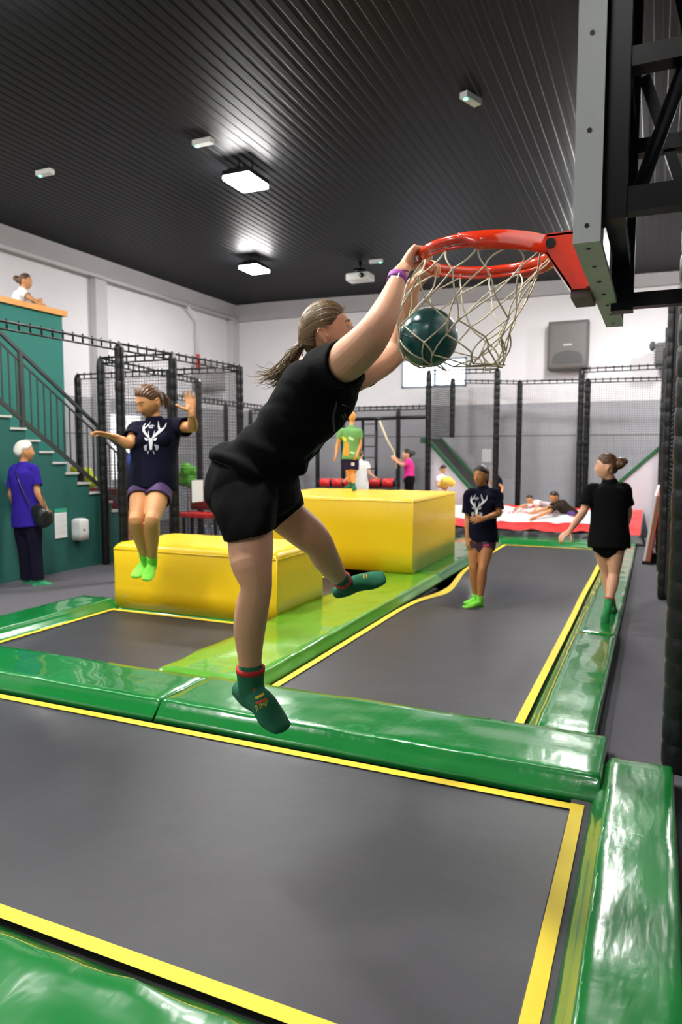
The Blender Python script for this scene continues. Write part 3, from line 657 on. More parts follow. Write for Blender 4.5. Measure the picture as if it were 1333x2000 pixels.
# right padded wall and posts
for i, (x, y, r, zt, l) in enumerate([(.15, 3.80, .075, 3.3, 'nearest thick black padded post at the right frame edge'), (.19, 5.6, .07, 3.3, 'second black padded post on the right side'),
     (.12, 8.3, .06, 3.2, 'third black padded post with its foot on the carpet'), (.13, 10.2, .075, 3.2, 'black padded post behind the leaning red panel'), (.12, 12.0, .08, 3.2, 'fifth black padded post of the right row'), (.13, 13.4, .08, 3.2, 'farthest black padded post of the right row')]):
    post(x, y, zt, lab=l, r=r, grp='black padded posts on the right side')
for (a, b, l) in [((.15, 4.0), (.19, 5.5), 'black net between the two nearest right posts'), ((.19, 5.7), (.13, 8.2), 'black net between the second and third right posts'), ((.1, 8.5), (.15, 13.3), 'black net along the far right posts'), ((.2, 1.2), (.19, 3.75), 'black net in front of the nearest right post')]:
    net(a, b, .1 if a[1] > 1.5 else .12, 3.2, l, line=.2)
t = thing('padded_wall', 'black quilted padding stacked in blocks along the right side', 'padding', (.3, 12, 0))
q = M()
for j in range(14):
    for i in range(6):
        y0 = 9.4+i*.72+(.36 if j % 2 else 0); rb = rbox(.26, .36, y0, y0+.7, .05+j*.222, .265+j*.222, .015, (2, 3)); q.add(rb.V, rb.F)
q.split('padding_block', PVC, t, True)
t = thing('gym_mat', 'white and red padded board leaning against the right posts', 'board', (.0, 10.9, 0))
a0 = onZ(1268, 1104, 0); b0 = np.array([.02, 12.2, 0]); top = UP*1.02+np.array([.13, 0, 0]); nn = nrm(np.cross(b0-a0, top)); nn = nn if nn[0] < 0 else -nn
a0 = np.array([-.09, 10.75, 0.05]); b0 = np.array([-.06, 12.0, .05])
def leaf(off, th, mm, nm, sc=1):
    q = M(); q.prism([a0+nn*off, b0+nn*off, b0+top*1.0+nn*off, a0+top*.9+nn*off], nn*th); q.build(nm, mm, t, False)
leaf(0, .03, mat('white vinyl', (.80, .78, .78), .4), 'face'); leaf(-.012, .011, RED, 'red_layer'); leaf(-.05, .037, mat('tan foam', (.25, .17, .08), .8), 'core'); leaf(-.062, .011, RED, 'red_back')
q = M(); q.bar(a0-UP*.05+nn*-.015, b0-UP*.05+nn*-.015, .11, .1); q.build('foot_strip', PVC, t, False)
# ================================================================ BASKETBALL HOOP
RC = np.array([-.60, 2.66, 2.30]); RR = .235; BX = -.218
hp = thing('basketball_hoop', 'red basketball hoop with white edged backboard on a black steel frame', 'basketball hoop', (BX, 2.66, 2.1))
q = M(); q.tube([RC+RR*np.array([math.cos(a), math.sin(a), 0]) for a in np.linspace(0, 2*math.pi, 73)[:-1]], .0165, 14, closed=True)
q.tube([RC+(RR-.004)*np.array([math.cos(a), math.sin(a), 0])-UP*.026 for a in np.linspace(0, 2*math.pi, 73)[:-1]], .007, 8, closed=True); q.build('rim', RIMR, hp)
def band(a0, a1, h, side):
    q = M(); n = 40; V = []; Fc = []
    for i in range(n+1):
        u = i/n; a = a0+(a1-a0)*u; e = min(1, u*9, ) ; hh = h*(.25+.75*min(1, u*6)); r = RR+.017
        for (rr, z) in ((r, .012), (r, .012-hh), (r+.005, .012-hh), (r+.005, .012)): V.append(RC+np.array([rr*math.cos(a), rr*math.sin(a), z]))
    for i in range(n):
        for k in range(4): Fc.append((i*4+k, i*4+(k+1) % 4, i*4+4+(k+1) % 4, i*4+4+k))
    Fc += [(3, 2, 1, 0), tuple(n*4+k for k in range(4))]; q.add(V, Fc); q.build('brace_plate', RIMR, hp)
band(-1.72, -.12, .062, 0); band(1.35, .12, .055, 1)
q = M()
for y in (2.555, 2.755):
    q.prism([(-.375, y, 2.315), (BX, y, 2.315), (BX, y, 2.125), (-.285, y, 2.125), (-.372, y, 2.262)], (0, .008, 0))
q.prism([(-.375, 2.555, 2.262), (-.375, 2.763, 2.262), (-.285, 2.763, 2.125), (-.285, 2.555, 2.125)], (.006, 0, .004))
q.box(-.375, BX, 2.555, 2.763, 2.308, 2.318); q.box(BX-.012, BX, 2.5, 2.82, 2.12, 2.32); q.split('bracket_plate', RIMR, hp)
q = M(); q.box(-.285, BX, 2.57, 2.75, 2.10, 2.125); q.build('spring_box', mat('brown grey steel', (.10, .07, .06), .5), hp, False)
q = M()
for y in (2.552, 2.766): q.lathe((-.352, y, 2.285), [(.017, -.004), (.017, .004)], 16, axis=(0, 1, 0))
q.split('pivot_bolt', mat('dark bolt steel', (.03, .03, .03), .4, metal=.8), hp)
BW = mat('white painted board edge', (.62, .65, .63), .45, bump=(60, .15, .002, (1, 1, 1)), var=.08)
q = M(); q.box(BX, BX+.068, 1.98, 3.34, 2.118, 2.135); q.box(BX, BX+.068, 1.98, 1.99, 2.135, 3.3); q.box(BX, BX+.068, 3.33, 3.34, 2.135, 3.3); q.box(BX, BX+.068, 1.98, 3.34, 3.3, 3.315)
q.build('board_frame', BW, hp, False)
q = M(); q.box(BX+.002, BX+.02, 1.99, 3.33, 2.135, 3.3); q.build('board_panel', mat('white board panel', (.7, .72, .72), .3), hp, False)
q = M()
for k in range(5): q.lathe((BX+.034, 1.9795, 2.16+k*.236), [(.006, -.002), (.006, .002)], 10, axis=(0, 1, 0))
for k in range(7): q.lathe((BX+.034, 2.04+k*.2, 2.1175), [(.006, -.002), (.006, .002)], 10, axis=(0, 0, 1))
q.split('screw', mat('dark bolt steel', (.03, .03, .03), .4, metal=.8), hp)
def fr(nm, segs, w=.05):
    q = M()
    for a, b in segs: q.bar(a, b, w)
    q.split(nm, BLACKM, hp)
bx = BX+.085; TX = 1.25
fr('upright_beam', [((bx, 2.12, 2.20), (bx, 2.12, 3.6)), ((bx, 2.85, 2.09), (bx, 2.85, 3.6))], .075)
fr('cross_beam', [((bx, 2.16, 2.26), (bx, 2.82, 2.26)), ((bx, 2.16, 2.75), (bx, 2.82, 2.75)), ((bx, 2.16, 3.25), (bx, 2.82, 3.25))], .05)
for (y, z, h) in ((2.14, 2.255, .065), (2.85, 2.127, .05), (2.14, 2.62, .05), (2.85, 2.66, .05)):
    q = M(); q.bar((bx, y, z), (TX, y, z), .06, h); q.build('support_arm', BLACKM, hp, False)
q = M(); q.tube([(bx+.05, 2.2, 2.26), (bx+.40, 2.2, 3.30), (bx+.75, 2.2, 4.4)], .020, 10); q.build('diagonal_brace', mat('satin dark steel tube', (.09, .09, .095), .22, metal=.8), hp)
q = M(); q.bar((bx+.05, 2.85, 2.9), (bx+.30, 2.85, 2.15), .035); q.bar((bx+.02, 2.2, 3.4), (bx+.22, 2.5, 2.7), .035); q.split('diagonal_brace', BLACKM, hp)
q = M(); q.bar((TX, 2.14, 0), (TX, 2.14, 4.5), .1); q.bar((TX, 2.85, 0), (TX, 2.85, 4.5), .1); q.split('mast', BLACKM, hp)
# ball + net
BC = P(838, 660, 2.62); BR = .107
bt = thing('ball', 'dark teal rubber ball caught in the basketball net', 'ball', BC)
q = M(); q.ell((0, 0, 0), BR, BR, BR, n=40); V = [tuple(np.array(v)+BC) for v in q.V]; mkobj('ball_skin', V, q.F, mat('teal rubber', (.006, .085, .085), .28, spec=.6, bump=(500, .25, .001, (1, 1, 1)), coat=.2), bt)
q = M()
for (ax_, off) in ((nrm([.3, -.2, 1]), 0), (nrm([1, .3, -.2]), 0)):
    a = nrm(np.cross(ax_, [0, 1, .2])); b = np.cross(ax_, a)
    q.tube([BC+(BR+.0002)*(a*math.cos(t_)+b*math.sin(t_)) for t_ in np.linspace(0, 2*math.pi, 65)[:-1]], .0018, 5, closed=True)
q.build('ball_seam', mat('dark ball seam', (.003, .03, .035), .5), bt)
SV = [(0, None), (.2, (-.862, -.405, 2.185, 2.215, .195)), (.4, (-.902, -.45, 2.10, 2.13, .165)), (.58, (-.908, -.475, 2.035, 2.06, .14)), (.74, (-.905, -.50, 1.975, 2.0, .125)), (.88, (-.875, -.52, 1.915, 1.955, .10)), (1.0, (-.82, -.53, 1.885, 1.90, .06))]
NR = 7; NC = 12
def knot(j, th):
    if j == 0: return RC+np.array([(RR-.004)*math.cos(th), (RR-.004)*math.sin(th), -.028])
    xl, xr, zl, zr, hy = SV[j][1]; c = math.cos(th); u = (c+1)/2
    x = xl+(xr-xl)*u; z = zl+(zr-zl)*u+.012*math.sin(th*5+j*2)*(j > 2); yc = BC[1]*(1-u)+2.66*u
    p = np.array([x+.008*math.sin(th*7+j), yc+hy*math.sin(th), z])
    return p
def push(p):
    d = p-BC; L = np.linalg.norm(d); return BC+d/L*(BR+.004) if L < BR+.004 else p
q = M()
def cord(a, b, sag=0.0, r=.0031):
    pts = []
    for i in range(9):
        u = i/8; p = a+(b-a)*u; bow = math.sin(math.pi*u)*sag; p = p+VR*bow*.9+AW*bow*.3; pts.append(push(p))
    q.tube(pts, r, 6)
K = {}
for j in range(NR):
    for i in range(NC):
        th = 2*math.pi*(i+(.5 if j % 2 else 0)+.25)/NC+.2*(j > 2)*math.sin(i*3+j); K[j, i] = push(knot(j, th)) if j else knot(j, th)
rn = random.Random(3)
for j in range(NR-1):
    for i in range(NC):
        n1 = i if j % 2 else i; n2 = (i+1) % NC if j % 2 else (i-1) % NC
        s_ = (rn.random()-.5)*(.05 if j == 0 and K[0, i][0] > -.7 else .016)
        cord(K[j, i], K[j+1, n1], s_); cord(K[j, i], K[j+1, n2], -s_)
        if j: q.ell(K[j, i], .0055, .0055, .0055, n=5)
TL = P(970, 716, 2.72)
for i in range(NC):
    if K[NR-1, i][0] > -.72: cord(K[NR-1, i], TL+np.array([.01*rn.random(), 0, .01*rn.random()]), .02)
for i in (0, 1, 11, 2): cord(K[4, i], TL, .03)
for j in range(2): # attachment loops
    pass
for i in range(NC): q.tube([K[0, i]+UP*.03, K[0, i]], .004, 6)
q.build('net', mat('cream net cord', (.66, .60, .44), .75, bump=(900, .5, .001, (1, 1, 1))), hp)
# ================================================================ PEOPLE
def skin(name, c): return mat('skin '+name, c, .5, spec=.35, sub=.08, bump=(220, .12, .001, (1, 1, 1)), var=.05)
def cloth(name, c, rough=.9): return mat(name, c, rough, spec=.12, bump=[(7, .35, .02, (1, 1, .5)), (900, .2, .0008, (1, 1, 1))])
def hairm(name, c): return mat('hair '+name, c, .42, spec=.5, bump=[(60, .6, .004, (1, 1, .25)), (14, .3, .006, (1, 1, 1))], var=.35)
EYEW = mat('eye white', (.42, .40, .38), .2); IRIS = mat('iris', (.015, .014, .012), .15); LIP = mat('lip', (.45, .13, .10), .45)
def fdir(f, u):
    f = nrm(f); u = nrm(np.asarray(u)-f*np.dot(u, f)); return np.cross(f, u), f, u   # right of the person, forward, up
def head_base(n=64):
    """unit-size head (about 0.23 m tall), local x right, y forward, z up"""
    V = []; Fc = []; m2 = n*2
    for i in range(n+1):
        t = math.pi*i/n
        for k in range(m2):
            a = 2*math.pi*k/m2; V.append((math.sin(t)*math.cos(a), math.sin(t)*math.sin(a), math.cos(t)))
    V = np.array(V); x, y, z = V.T; X = .074*x; Y = .092*y; Z = np.where(z > 0, .112*z, .118*z)
    t = np.clip(-z, 0, 1); X = X*(1-.26*t**1.6); Y = np.where(y < 0, Y*(1-.50*t**1.2)*1.06, Y*(1-.10*t**3)); Y = Y+.012*t*t
    X = X*(1+.05*np.clip(z, 0, 1)*(y < .3)); 
    Q = np.stack([X, Y, Z], 1)
    for i in range(n):
        for k in range(m2): Fc.append((i*m2+k, (i+1)*m2+k, (i+1)*m2+(k+1) % m2, i*m2+(k+1) % m2))
    return Q, Fc, V
HB = head_base()
def face_disp(Q):
    x, y, z = Q.T; f = np.clip((y-.02)/.05, 0, 1); G = lambda cx, cz, sx, sz: np.exp(-((x-cx)/sx)**2-((z-cz)/sz)**2)
    d = np.zeros(len(x))
    for s in (-1, 1):
        d += -.011*G(s*.031, .006, .017, .012)+.004*G(s*.030, .027, .024, .009)+.005*G(s*.044, -.022, .02, .018)+.010*G(s*.0125, -.036, .0065, .007)
        d += .003*G(s*.02, -.085, .02, .015)
    d += .0045*G(0, .030, .012, .010)+.007*G(0, .006, .0085, .016)+.013*G(0, -.012, .009, .013)+.021*G(0, -.030, .0105, .011)
    d += .006*G(0, -.053, .022, .0045)+.0065*G(0, -.065, .018, .005)-.003*G(0, -.059, .024, .002)-.003*G(0, -.076, .02, .006)+.007*G(0, -.095, .018, .013)
    d += -.002*G(0, .06, .05, .03)
    R = Q.copy(); R[:, 1] += d*f*1.0; return R
def xf(Q, c, fr_, k): return c+k*(Q[:, :1]*fr_[0]+Q[:, 1:2]*fr_[1]+Q[:, 2:3]*fr_[2])
def add_head(B, c, fr_, k, detail=True):
    Q, Fc, U = HB; B.add(xf(face_disp(Q) if detail else Q, c, fr_, k), Fc)
    L = lambda x, y, z: c+k*(x*fr_[0]+y*fr_[1]+z*fr_[2])
    for s in (-1, 1):
        if detail:
            L0 = L; L = lambda x, y, z: L0(x*(1.0 if True else 1), y-.018, z-.012)
            pts = [L(s*.074, .004, -.026), L(s*.078, -.002, -.016), L(s*.082, -.012, .002), L(s*.083, -.020, .016), L(s*.082, -.014, .026), L(s*.079, -.002, .026), L(s*.076, .006, .016)]
            B.tube(pts, [.0055*k, .0045*k, .0042*k, .0048*k, .005*k, .0045*k, .0035*k], 8); B.ell(L(s*.077, .002, -.024), .007*k, .006*k, .009*k, *fr_, n=8)
            B.ell(L(s*.0745, -.008, .004), .004*k, .013*k, .022*k, *fr_, n=8); B.ell(L(s*.079, .008, -.004), .004*k, .0045*k, .007*k, *fr_, n=8)
            L = L0
            # lids
            e = .0128*k
            B.ell(L(s*.031, .0716, .0122), e*1.25, e*1.10, e*.66, *fr_, n=10); B.ell(L(s*.031, .0700, -.004), e*1.2, e*1.02, e*.45, *fr_, n=10)
        else: B.ell(L(s*.078, -.008, 0), .008*k, .018*k, .03*k, *fr_, n=8)
def add_eyes(t, c, fr_, k, browm):
    L = lambda x, y, z: c+k*(x*fr_[0]+y*fr_[1]+z*fr_[2])
    for s in (-1, 1):
        q = M(); q.ell(L(s*.031, .0705, .0045), .0125*k, .0125*k, .0125*k, *fr_, n=12); q.build('eye', EYEW, t)
        q = M(); q.ell(L(s*.031, .0790, .0045), .0066*k, .0050*k, .0066*k, *fr_, n=10); q.build('iris', IRIS, t)
        q = M(); q.tube([L(s*.013, .088, .0265), L(s*.028, .0865, .0315), L(s*.042, .0765, .030), L(s*.050, .067, .024)], [.0018*k, .0026*k, .0022*k, .001*k], 6); q.build('eyebrow', browm, t)
def hair_cap(B, c, fr_, k, th=.012, line=.068, side=.0, nape=-.075):
    Q, Fc, U = HB; x, y, z = Q.T
    # amount of hair at each place of the head (1 hair, 0 bare)
    hl = np.where(y > .0, line-(np.clip(.075-y, 0, .1))*.35, side+(y*.6))
    hl = np.where(y > .045, line+(y-.06)*.2-np.abs(x)*.25, np.where(y > .018, .02+(y-.018)*.9, np.where(y > -.044, .020, np.maximum(nape, .02+(y+.044)*6))))
    a = np.clip((z-hl)/.008+.5, 0, 1)
    s = (1+(a*2-1)*0)+np.where(a > 0, 0, 0)
    ta = np.clip((z-hl)/.030, 0, 1)**.6
    off = a*(.0035+(th-.0035)*ta)-(1-a)*.010
    nn = U/np.linalg.norm(U, axis=1, keepdims=True)
    R = Q+nn*off[:, None]
    R = R+nn*(a*.0025*np.sin(np.arctan2(x, z+.02)*38+y*40))[:, None]
    B.add(xf(R, c, fr_, k), Fc)
def hand(B, w, d, n, side, k=1, curl=(.25, .35, .25), spread=.06, thumb=(.35, .7, .35), tcurl=.3, palm=.088):
    """w wrist, d towards the fingers, n out of the palm, side: +1/-1 gives the thumb side"""
    d = nrm(d); n = nrm(np.asarray(n)-d*np.dot(n, d)); s = np.cross(d, n)*side
    q = palm*k
    B.loft([w-d*.02*k, w+d*q*.25, w+d*q*.6, w+d*q*.95, w+d*q*1.08], [(.026*k, .019*k), (.033*k, .017*k), (.041*k, .0155*k), (.041*k, .012*k), (.036*k, .009*k)], ref=s, seg=16, sub=3)
    B.ell(w+d*q*.35+s*.018*k+n*.008*k, .018*k, .03*k, .014*k, s, d, n, n=8)
    Ls = (.070, .079, .074, .058); R0 = (.0088, .009, .0085, .0075)
    for i in range(4):
        b = w+d*(q*(.97, 1.02, .98, .88)[i])+s*(.030-.0205*i)*k; dd = nrm(d+s*spread*(1.5-i)); ang = 0; pts = [b-dd*.02*k, b]
        cc = curl[i] if hasattr(curl[0], '__len__') else curl
        for f, c_ in zip((.45, .3, .25), cc):
            ang += c_; b = b+(dd*math.cos(ang)+n*math.sin(ang))*Ls[i]*f*k; pts.append(b)
        r = R0[i]*k; B.loft(pts, [r, r*1.03, r*.98, r*.9, r*.78], seg=10, sub=3)
    tb = w+d*q*.22+s*.024*k+n*.006*k; td = nrm(d*thumb[0]+s*thumb[1]+n*thumb[2]); pts = [tb, tb+td*.036*k]
    t2 = nrm(td+(d*.8+n*.4-s*.5)*tcurl); pts.append(pts[-1]+t2*.03*k); t3 = nrm(t2+(d*.6+n*.5-s*.6)*tcurl); pts.append(pts[-1]+t3*.026*k)
    B.loft(pts, [.0135*k, .0115*k, .0105*k, .0085*k], seg=10, sub=3)
def foot(B, ank, toe, sh, k=1, ex=0.0, heel=True):
    """ank: ankle joint, toe: toe tip, sh: direction up the shin"""
    f = nrm(toe-ank-0*sh); sh = nrm(sh); d = nrm(toe-(ank-sh*.065*k)); up = nrm(sh-d*np.dot(sh, d)); lat = np.cross(d, up)
    hb = ank-sh*.045*k; e = ex
    B.loft([hb-d*.045*k-up*.012*k, hb-d*.01*k-up*.005*k, hb+d*.05*k-up*.004*k+up*.010*k, hb+(toe-hb)*.62-up*.002*k, toe-d*.02*k],
           [(.026*k+e, .028*k+e), (.032*k+e, .038*k+e), (.036*k+e, .036*k+e), (.043*k+e, .022*k+e), (.034*k+e, .013*k+e)], ref=lat, seg=18, sub=4)
    B.loft([ank+sh*.03*k, ank, hb+d*.012*k], [.037*k+e, .036*k+e, .034*k+e], seg=16)
def sock(t, ank, toe, sh, k, m, h=.06, cuff=None, nm='sock', vox=.005):
    B = M(); foot(B, ank, toe, sh, k, .0035); s = nrm(sh); r = .039*k
    B.loft([ank+s*h*k, ank+s*h*.5*k, ank, ank-s*.03*k], [r*1.10, r*1.04, r*1.02, r], cap0='flat', seg=20)
    o = B.union(nm, m, t, vox*k, 3)
    if cuff: 
        q = M(); q.loft([ank+s*(h+.008)*k, ank+s*(h-.006)*k], [r*1.10, r*1.09], cap0='flat', cap1='flat', seg=24, sub=2); q.build('cuff', cuff, o)
    return o
def wrinkle(amp, sc=9, st=(1, 1, .6), seed=0):
    def f(v, n):
        p = (v[0]*sc*st[0]+seed, v[1]*sc*st[1], v[2]*sc*st[2]); a = noise.noise(p)+.5*noise.noise((p[0]*2.1, p[1]*2.1, p[2]*2.1))
        return amp*a-amp*.5*abs(noise.noise((p[0]*1.3+9, p[1]*1.3, p[2]*1.3)))
    return f
def decal(target, parent, name, m, org, xd, yd, ribbons, sc, lift=.002, mesh=None):
    """flat print laid onto the cloth: ribbons = list of [(x, y, width), ...] in the print plane"""
    me = target.data; off = wl(target); vs = [Vector(np.array(v.co)+off) for v in me.vertices]
    bv = BVHTree.FromPolygons(vs, [tuple(p.vertices) for p in me.polygons])
    xd = nrm(xd); yd = nrm(np.asarray(yd)-xd*np.dot(yd, xd)); nd = np.cross(xd, yd)
    q = M()
    def drop(x, y):
        o = org+xd*x*sc+yd*y*sc; h = bv.ray_cast(Vector(o+nd*.35), Vector(-nd), .6)
        return (np.array(h[0])+nd*lift) if h[0] else None
    def addf(V, Fc):
        D = [drop(*v) for v in V]; ok = [f_ for f_ in Fc if all(D[i] is not None for i in f_) and max(np.linalg.norm(D[i]-D[j]) for i in f_ for j in f_) < .06]
        q.add([d if d is not None else org for d in D], ok)
    for rb in ribbons:
        pts = []
        for i in range(len(rb)-1):
            n = 5
            for k in range(n): 
                u = k/n; pts.append([rb[i][c]*(1-u)+rb[i+1][c]*u for c in range(3)])
        pts.append(list(rb[-1])); V = []
        for i, p in enumerate(pts):
            a = pts[max(0, i-1)]; b = pts[min(len(pts)-1, i+1)]; tx, ty = b[0]-a[0], b[1]-a[1]; L = math.hypot(tx, ty) or 1; nx, ny = -ty/L, tx/L
            for s in (-.5, -.17, .17, .5): V.append((p[0]+nx*s*p[2], p[1]+ny*s*p[2]))
        addf(V, [(i*4+k, i*4+k+1, i*4+5+k, i*4+4+k) for i in range(len(pts)-1) for k in range(3)])
    if mesh: addf(*mesh)
    if not q.F: return None
    return q.build(name, m, parent, False)
def text_mesh(s, size=1.0):
    cu = bpy.data.curves.new('txt', 'FONT'); cu.body = s; cu.size = size; cu.align_x = 'CENTER'; o = bpy.data.objects.new('txt', cu); C.objects.link(o)
    dg = bpy.context.evaluated_depsgraph_get(); e = o.evaluated_get(dg).to_mesh(); bm = bmesh.new(); bm.from_mesh(e); bmesh.ops.triangulate(bm, faces=bm.faces); bmesh.ops.subdivide_edges(bm, edges=bm.edges, cuts=1)
    V = [(v.co.x, v.co.y) for v in bm.verts]; Fc = [tuple(v.index for v in f.verts) for f in bm.faces]; bm.free(); bpy.data.objects.remove(o); return V, Fc
DEER = [[(0, .06, .13), (0, -.1, .17), (0, -.28, .12), (0, -.44, .10)], [(-.04, .03, .04), (-.18, .2, .09), (-.31, .38, .10), (-.34, .6, .06), (-.28, .82, .01)], [(-.31, .46, .06), (-.18, .6, .05), (-.08, .8, .01)],
        [(.04, .03, .04), (.2, .2, .10), (.38, .38, .13), (.54, .52, .07), (.60, .76, .03)], [(.38, .40, .10), (.29, .6, .06), (.24, .82, .02)], [(-.07, .06, .05), (-.10, .22, .04), (-.09, .40, .01)], [(.07, .06, .05), (.13, .22, .04), (.16, .40, .01)],
        [(-.08, 0, .04), (-.18, .0, .11), (-.26, .08, .03)], [(.08, 0, .04), (.18, .0, .11), (.26, .08, .03)]]
FLOR = [[(-.14, -.22, .03), (-.24, -.3, .14), (-.22, -.48, .08)], [(.14, -.22, .03), (.26, -.3, .16), (.24, -.46, .08)], [(-.1, -.5, .05), (-.14, -.62, .03)], [(.1, -.5, .05), (.14, -.62, .03)]]
SCRIB = [[(-.13+i*.045, .58+.03*(i % 2), .022), (-.115+i*.045, .66-.02*(i % 3), .018)] for i in range(6)]+[[(-.08+i*.045, .49, .022), (-.07+i*.045, .55, .02)] for i in range(4)]+[[(-.12, .57, .02), (.12, .6, .02)]]
def person(name_label, J, k=1.0, skinm=None, hairc=None, shirt=None, shorts=None, socks=None, cuff=None, voxel=.007, detail=False, arms_cov=.62, leg_cov=.42, hem=-.22,
           hands=None, hair=None, group=None, trousers=None, ease=.022, wr=.006, bust=.02, belly=0, hk=1.07):
    c = np.array(J['head']); fr_ = fdir(J['fwd'], J.get('up', UP))
    t = thing('person', name_label, 'person', (J['head'][0], J['head'][1], min(v[2] for kk, v in J.items() if kk not in ('fwd', 'up'))), group)
    B = M(); K0 = k; add_head(B, c, fr_, k*hk, detail)
    sh = {s: np.array(J['sh'+s]) for s in 'LR'}; hi = {s: np.array(J['hip'+s]) for s in 'LR'}
    pel = (hi['L']+hi['R'])/2; sm = (sh['L']+sh['R'])/2; nk = np.array(J['neck']); ax = nrm(nk-pel); L = np.linalg.norm(nk-pel)
    lh = nrm(hi['L']-hi['R']); ls = nrm(sh['L']-sh['R']); bend = np.array(J.get('bend', (0, 0, 0)), float)
    def sp(u): return pel+(nk-pel)*u+bend*4*u*(1-u)*(0 < u < 1)
    def lat(u): return nrm(lh*(1-max(0, min(1, u)))+ls*max(0, min(1, u)))
    front = nrm(np.cross(ls, ax)); 
    T = [(-.16, .10, .08), (-.02, .160, .110), (.14, .150, .108), (.32, .122, .092+belly), (.5, .128, .098), (.68, .148, .108), (.84, .150, .098), (.94, .092, .068), (1.0, .058, .056)]
    B.loft([sp(u) for u, a, b in T], [(a*k, b*k) for u, a, b in T], ref=[lat(u) for u, a, b in T], seg=28)
    B.loft([nk-ax*.04*k, nk, c-fr_[2]*.06*k-fr_[1]*.012*k, c-fr_[1]*.01*k], [.058*k, .052*k, .050*k, .05*k], seg=18)
    for s in 'LR':
        e, w = np.array(J['el'+s]), np.array(J['wr'+s]); a0 = sh[s]
        B.loft([a0+(sm-a0)*.35, a0, a0+(e-a0)*.3, a0+(e-a0)*.75, e, e+(w-e)*.3, e+(w-e)*.75, w], [.055*k, .054*k, .047*k, .040*k, .037*k, .0375*k, .028*k, (.028*k, .022*k)], seg=18)
        hd = (hands or {}).get(s, {}); dirn = hd.get('d', w-e); n_ = hd.get('n', np.cross(dirn, UP)); 
        kw = {x: hd[x] for x in hd if x in ('curl', 'spread', 'thumb', 'tcurl')}
        if not hd.get('none'): hand(B, w, dirn, n_, hd.get('side', 1), k, **kw)
        if 'kn'+s in J:
            kn, an = np.array(J['kn'+s]), np.array(J['an'+s]); h0 = hi[s]
            B.loft([h0+(pel-h0)*.1+ax*.03*k, h0+(kn-h0)*.2, h0+(kn-h0)*.6, h0+(kn-h0)*.9, kn, kn+(an-kn)*.28, kn+(an-kn)*.65, an+(kn-an)*.08, an-nrm(kn-an)*-.0],
                   [.088*k, .086*k, .071*k, .056*k, .053*k, .056*k, .043*k, .033*k, .034*k], seg=20)
            if not socks: foot(B, an, np.array(J['toe'+s]), kn-an, k)
    mf = None
    if detail:
        def mf(v):
            d = (np.asarray(v)-c)/(k*hk if 'hk' in dir() or True else k); x, y, z = d@fr_[0], d@fr_[1], d@fr_[2]
            return 1 if (y > .07 and abs(x) < .025 and abs(z+.059) < .0125*(1-(abs(x)/.026)**2)) else 0
    B.union('body', [skinm, LIP] if detail else skinm, t, voxel, 2, mfun=mf)
    if detail: add_eyes(t, c, fr_, k*hk, hairm('brow', (.06, .035, .02)))
    if hair:
        k = k*hk; hb = M(); hair_cap(hb, c, fr_, k, **hair.get('cap', {})); Lc = lambda x, y, z: c+k*(x*fr_[0]+y*fr_[1]+z*fr_[2])
        for (pts, rad) in hair.get('tail', []): hb.loft([Lc(*p) for p in pts], [r*k for r in rad], seg=12)
        for (p, r) in hair.get('bun', []): hb.ell(Lc(*p), r*k, r*k, r*k, n=10)
        hb.union('hair', hairc, t, max(.003, voxel*.6), 2, disp=wrinkle(.0014*k, 55, (1, 1, 1)))
        if hair.get('strands'): hair['strands'](t, Lc, hairc, k)
    k = K0
    so = None
    if shirt:
        q = M(); ez = ease
        TT = [(hem, .165, .118), (-.02, .162, .118), (.14, .155, .114), (.32, .140, .106+belly), (.5, .142, .106), (.68, .155, .112), (.84, .155, .100), (.93, .11, .078), (.965, .070, .066)]
        q.loft([sp(u) for u, a, b in TT], [((a+ez*(1 if u < .9 else .3))*k, (b+ez*(1 if u < .9 else .3))*k) for u, a, b in TT], ref=[lat(u) for u, a, b in TT], seg=32, cap0='hollow')
        if bust:
            for sg in (-1, 1): q.ell(sp(.66)+front*(.085*k)+lat(.7)*sg*.065*k, .075*k, (.05+bust)*k, .07*k, lat(.7), front, ax, n=12)
        for s in 'LR':
            a0 = sh[s]; e = np.array(J['el'+s]); g = arms_cov
            q.loft([a0+(sm-a0)*.45, a0, a0+(e-a0)*g*.5, a0+(e-a0)*g], [.066*k, .070*k, .070*k, .074*k], seg=22, cap1='hollow')
        so = q.union('t_shirt', shirt, t, voxel, 3, disp=wrinkle(wr*k, 10, (1, 1, .5), k*7))
    bot = shorts or trousers
    if bot:
        q = M(); TT = [(-.16, .12, .10), (-.02, .168, .120), (.14, .155, .115), (.24, .135, .105)]
        q.loft([sp(u) for u, a, b in TT], [((a+.008)*k, (b+.008)*k) for u, a, b in TT], ref=[lat(u) for u, a, b in TT], seg=28)
        for s in 'LR':
            if 'kn'+s not in J: continue
            kn, an = np.array(J['kn'+s]), np.array(J['an'+s]); h0 = hi[s]
            if shorts: q.loft([h0+(pel-h0)*.1+ax*.03*k, h0+(kn-h0)*leg_cov*.5, h0+(kn-h0)*leg_cov], [.098*k, .098*k, .097*k], seg=26, cap1='hollow')
            else: q.loft([h0+(pel-h0)*.1+ax*.03*k, h0+(kn-h0)*.4, kn, kn+(an-kn)*.4, an+(kn-an)*.02], [.104*k, .098*k, .078*k, .074*k, .072*k], seg=24, cap1='hollow')
        q.union('shorts' if shorts else 'trousers', bot, t, voxel, 3, disp=wrinkle(wr*.8*k, 11, (1, 1, .5), 3))
    if socks:
        for s in 'LR':
            if 'an'+s in J: sock(t, np.array(J['an'+s]), np.array(J['toe'+s]), np.array(J['kn'+s])-np.array(J['an'+s]), k, socks, cuff=cuff, vox=max(.005, voxel*.8))
    t['_x'] = 0; del t['_x']
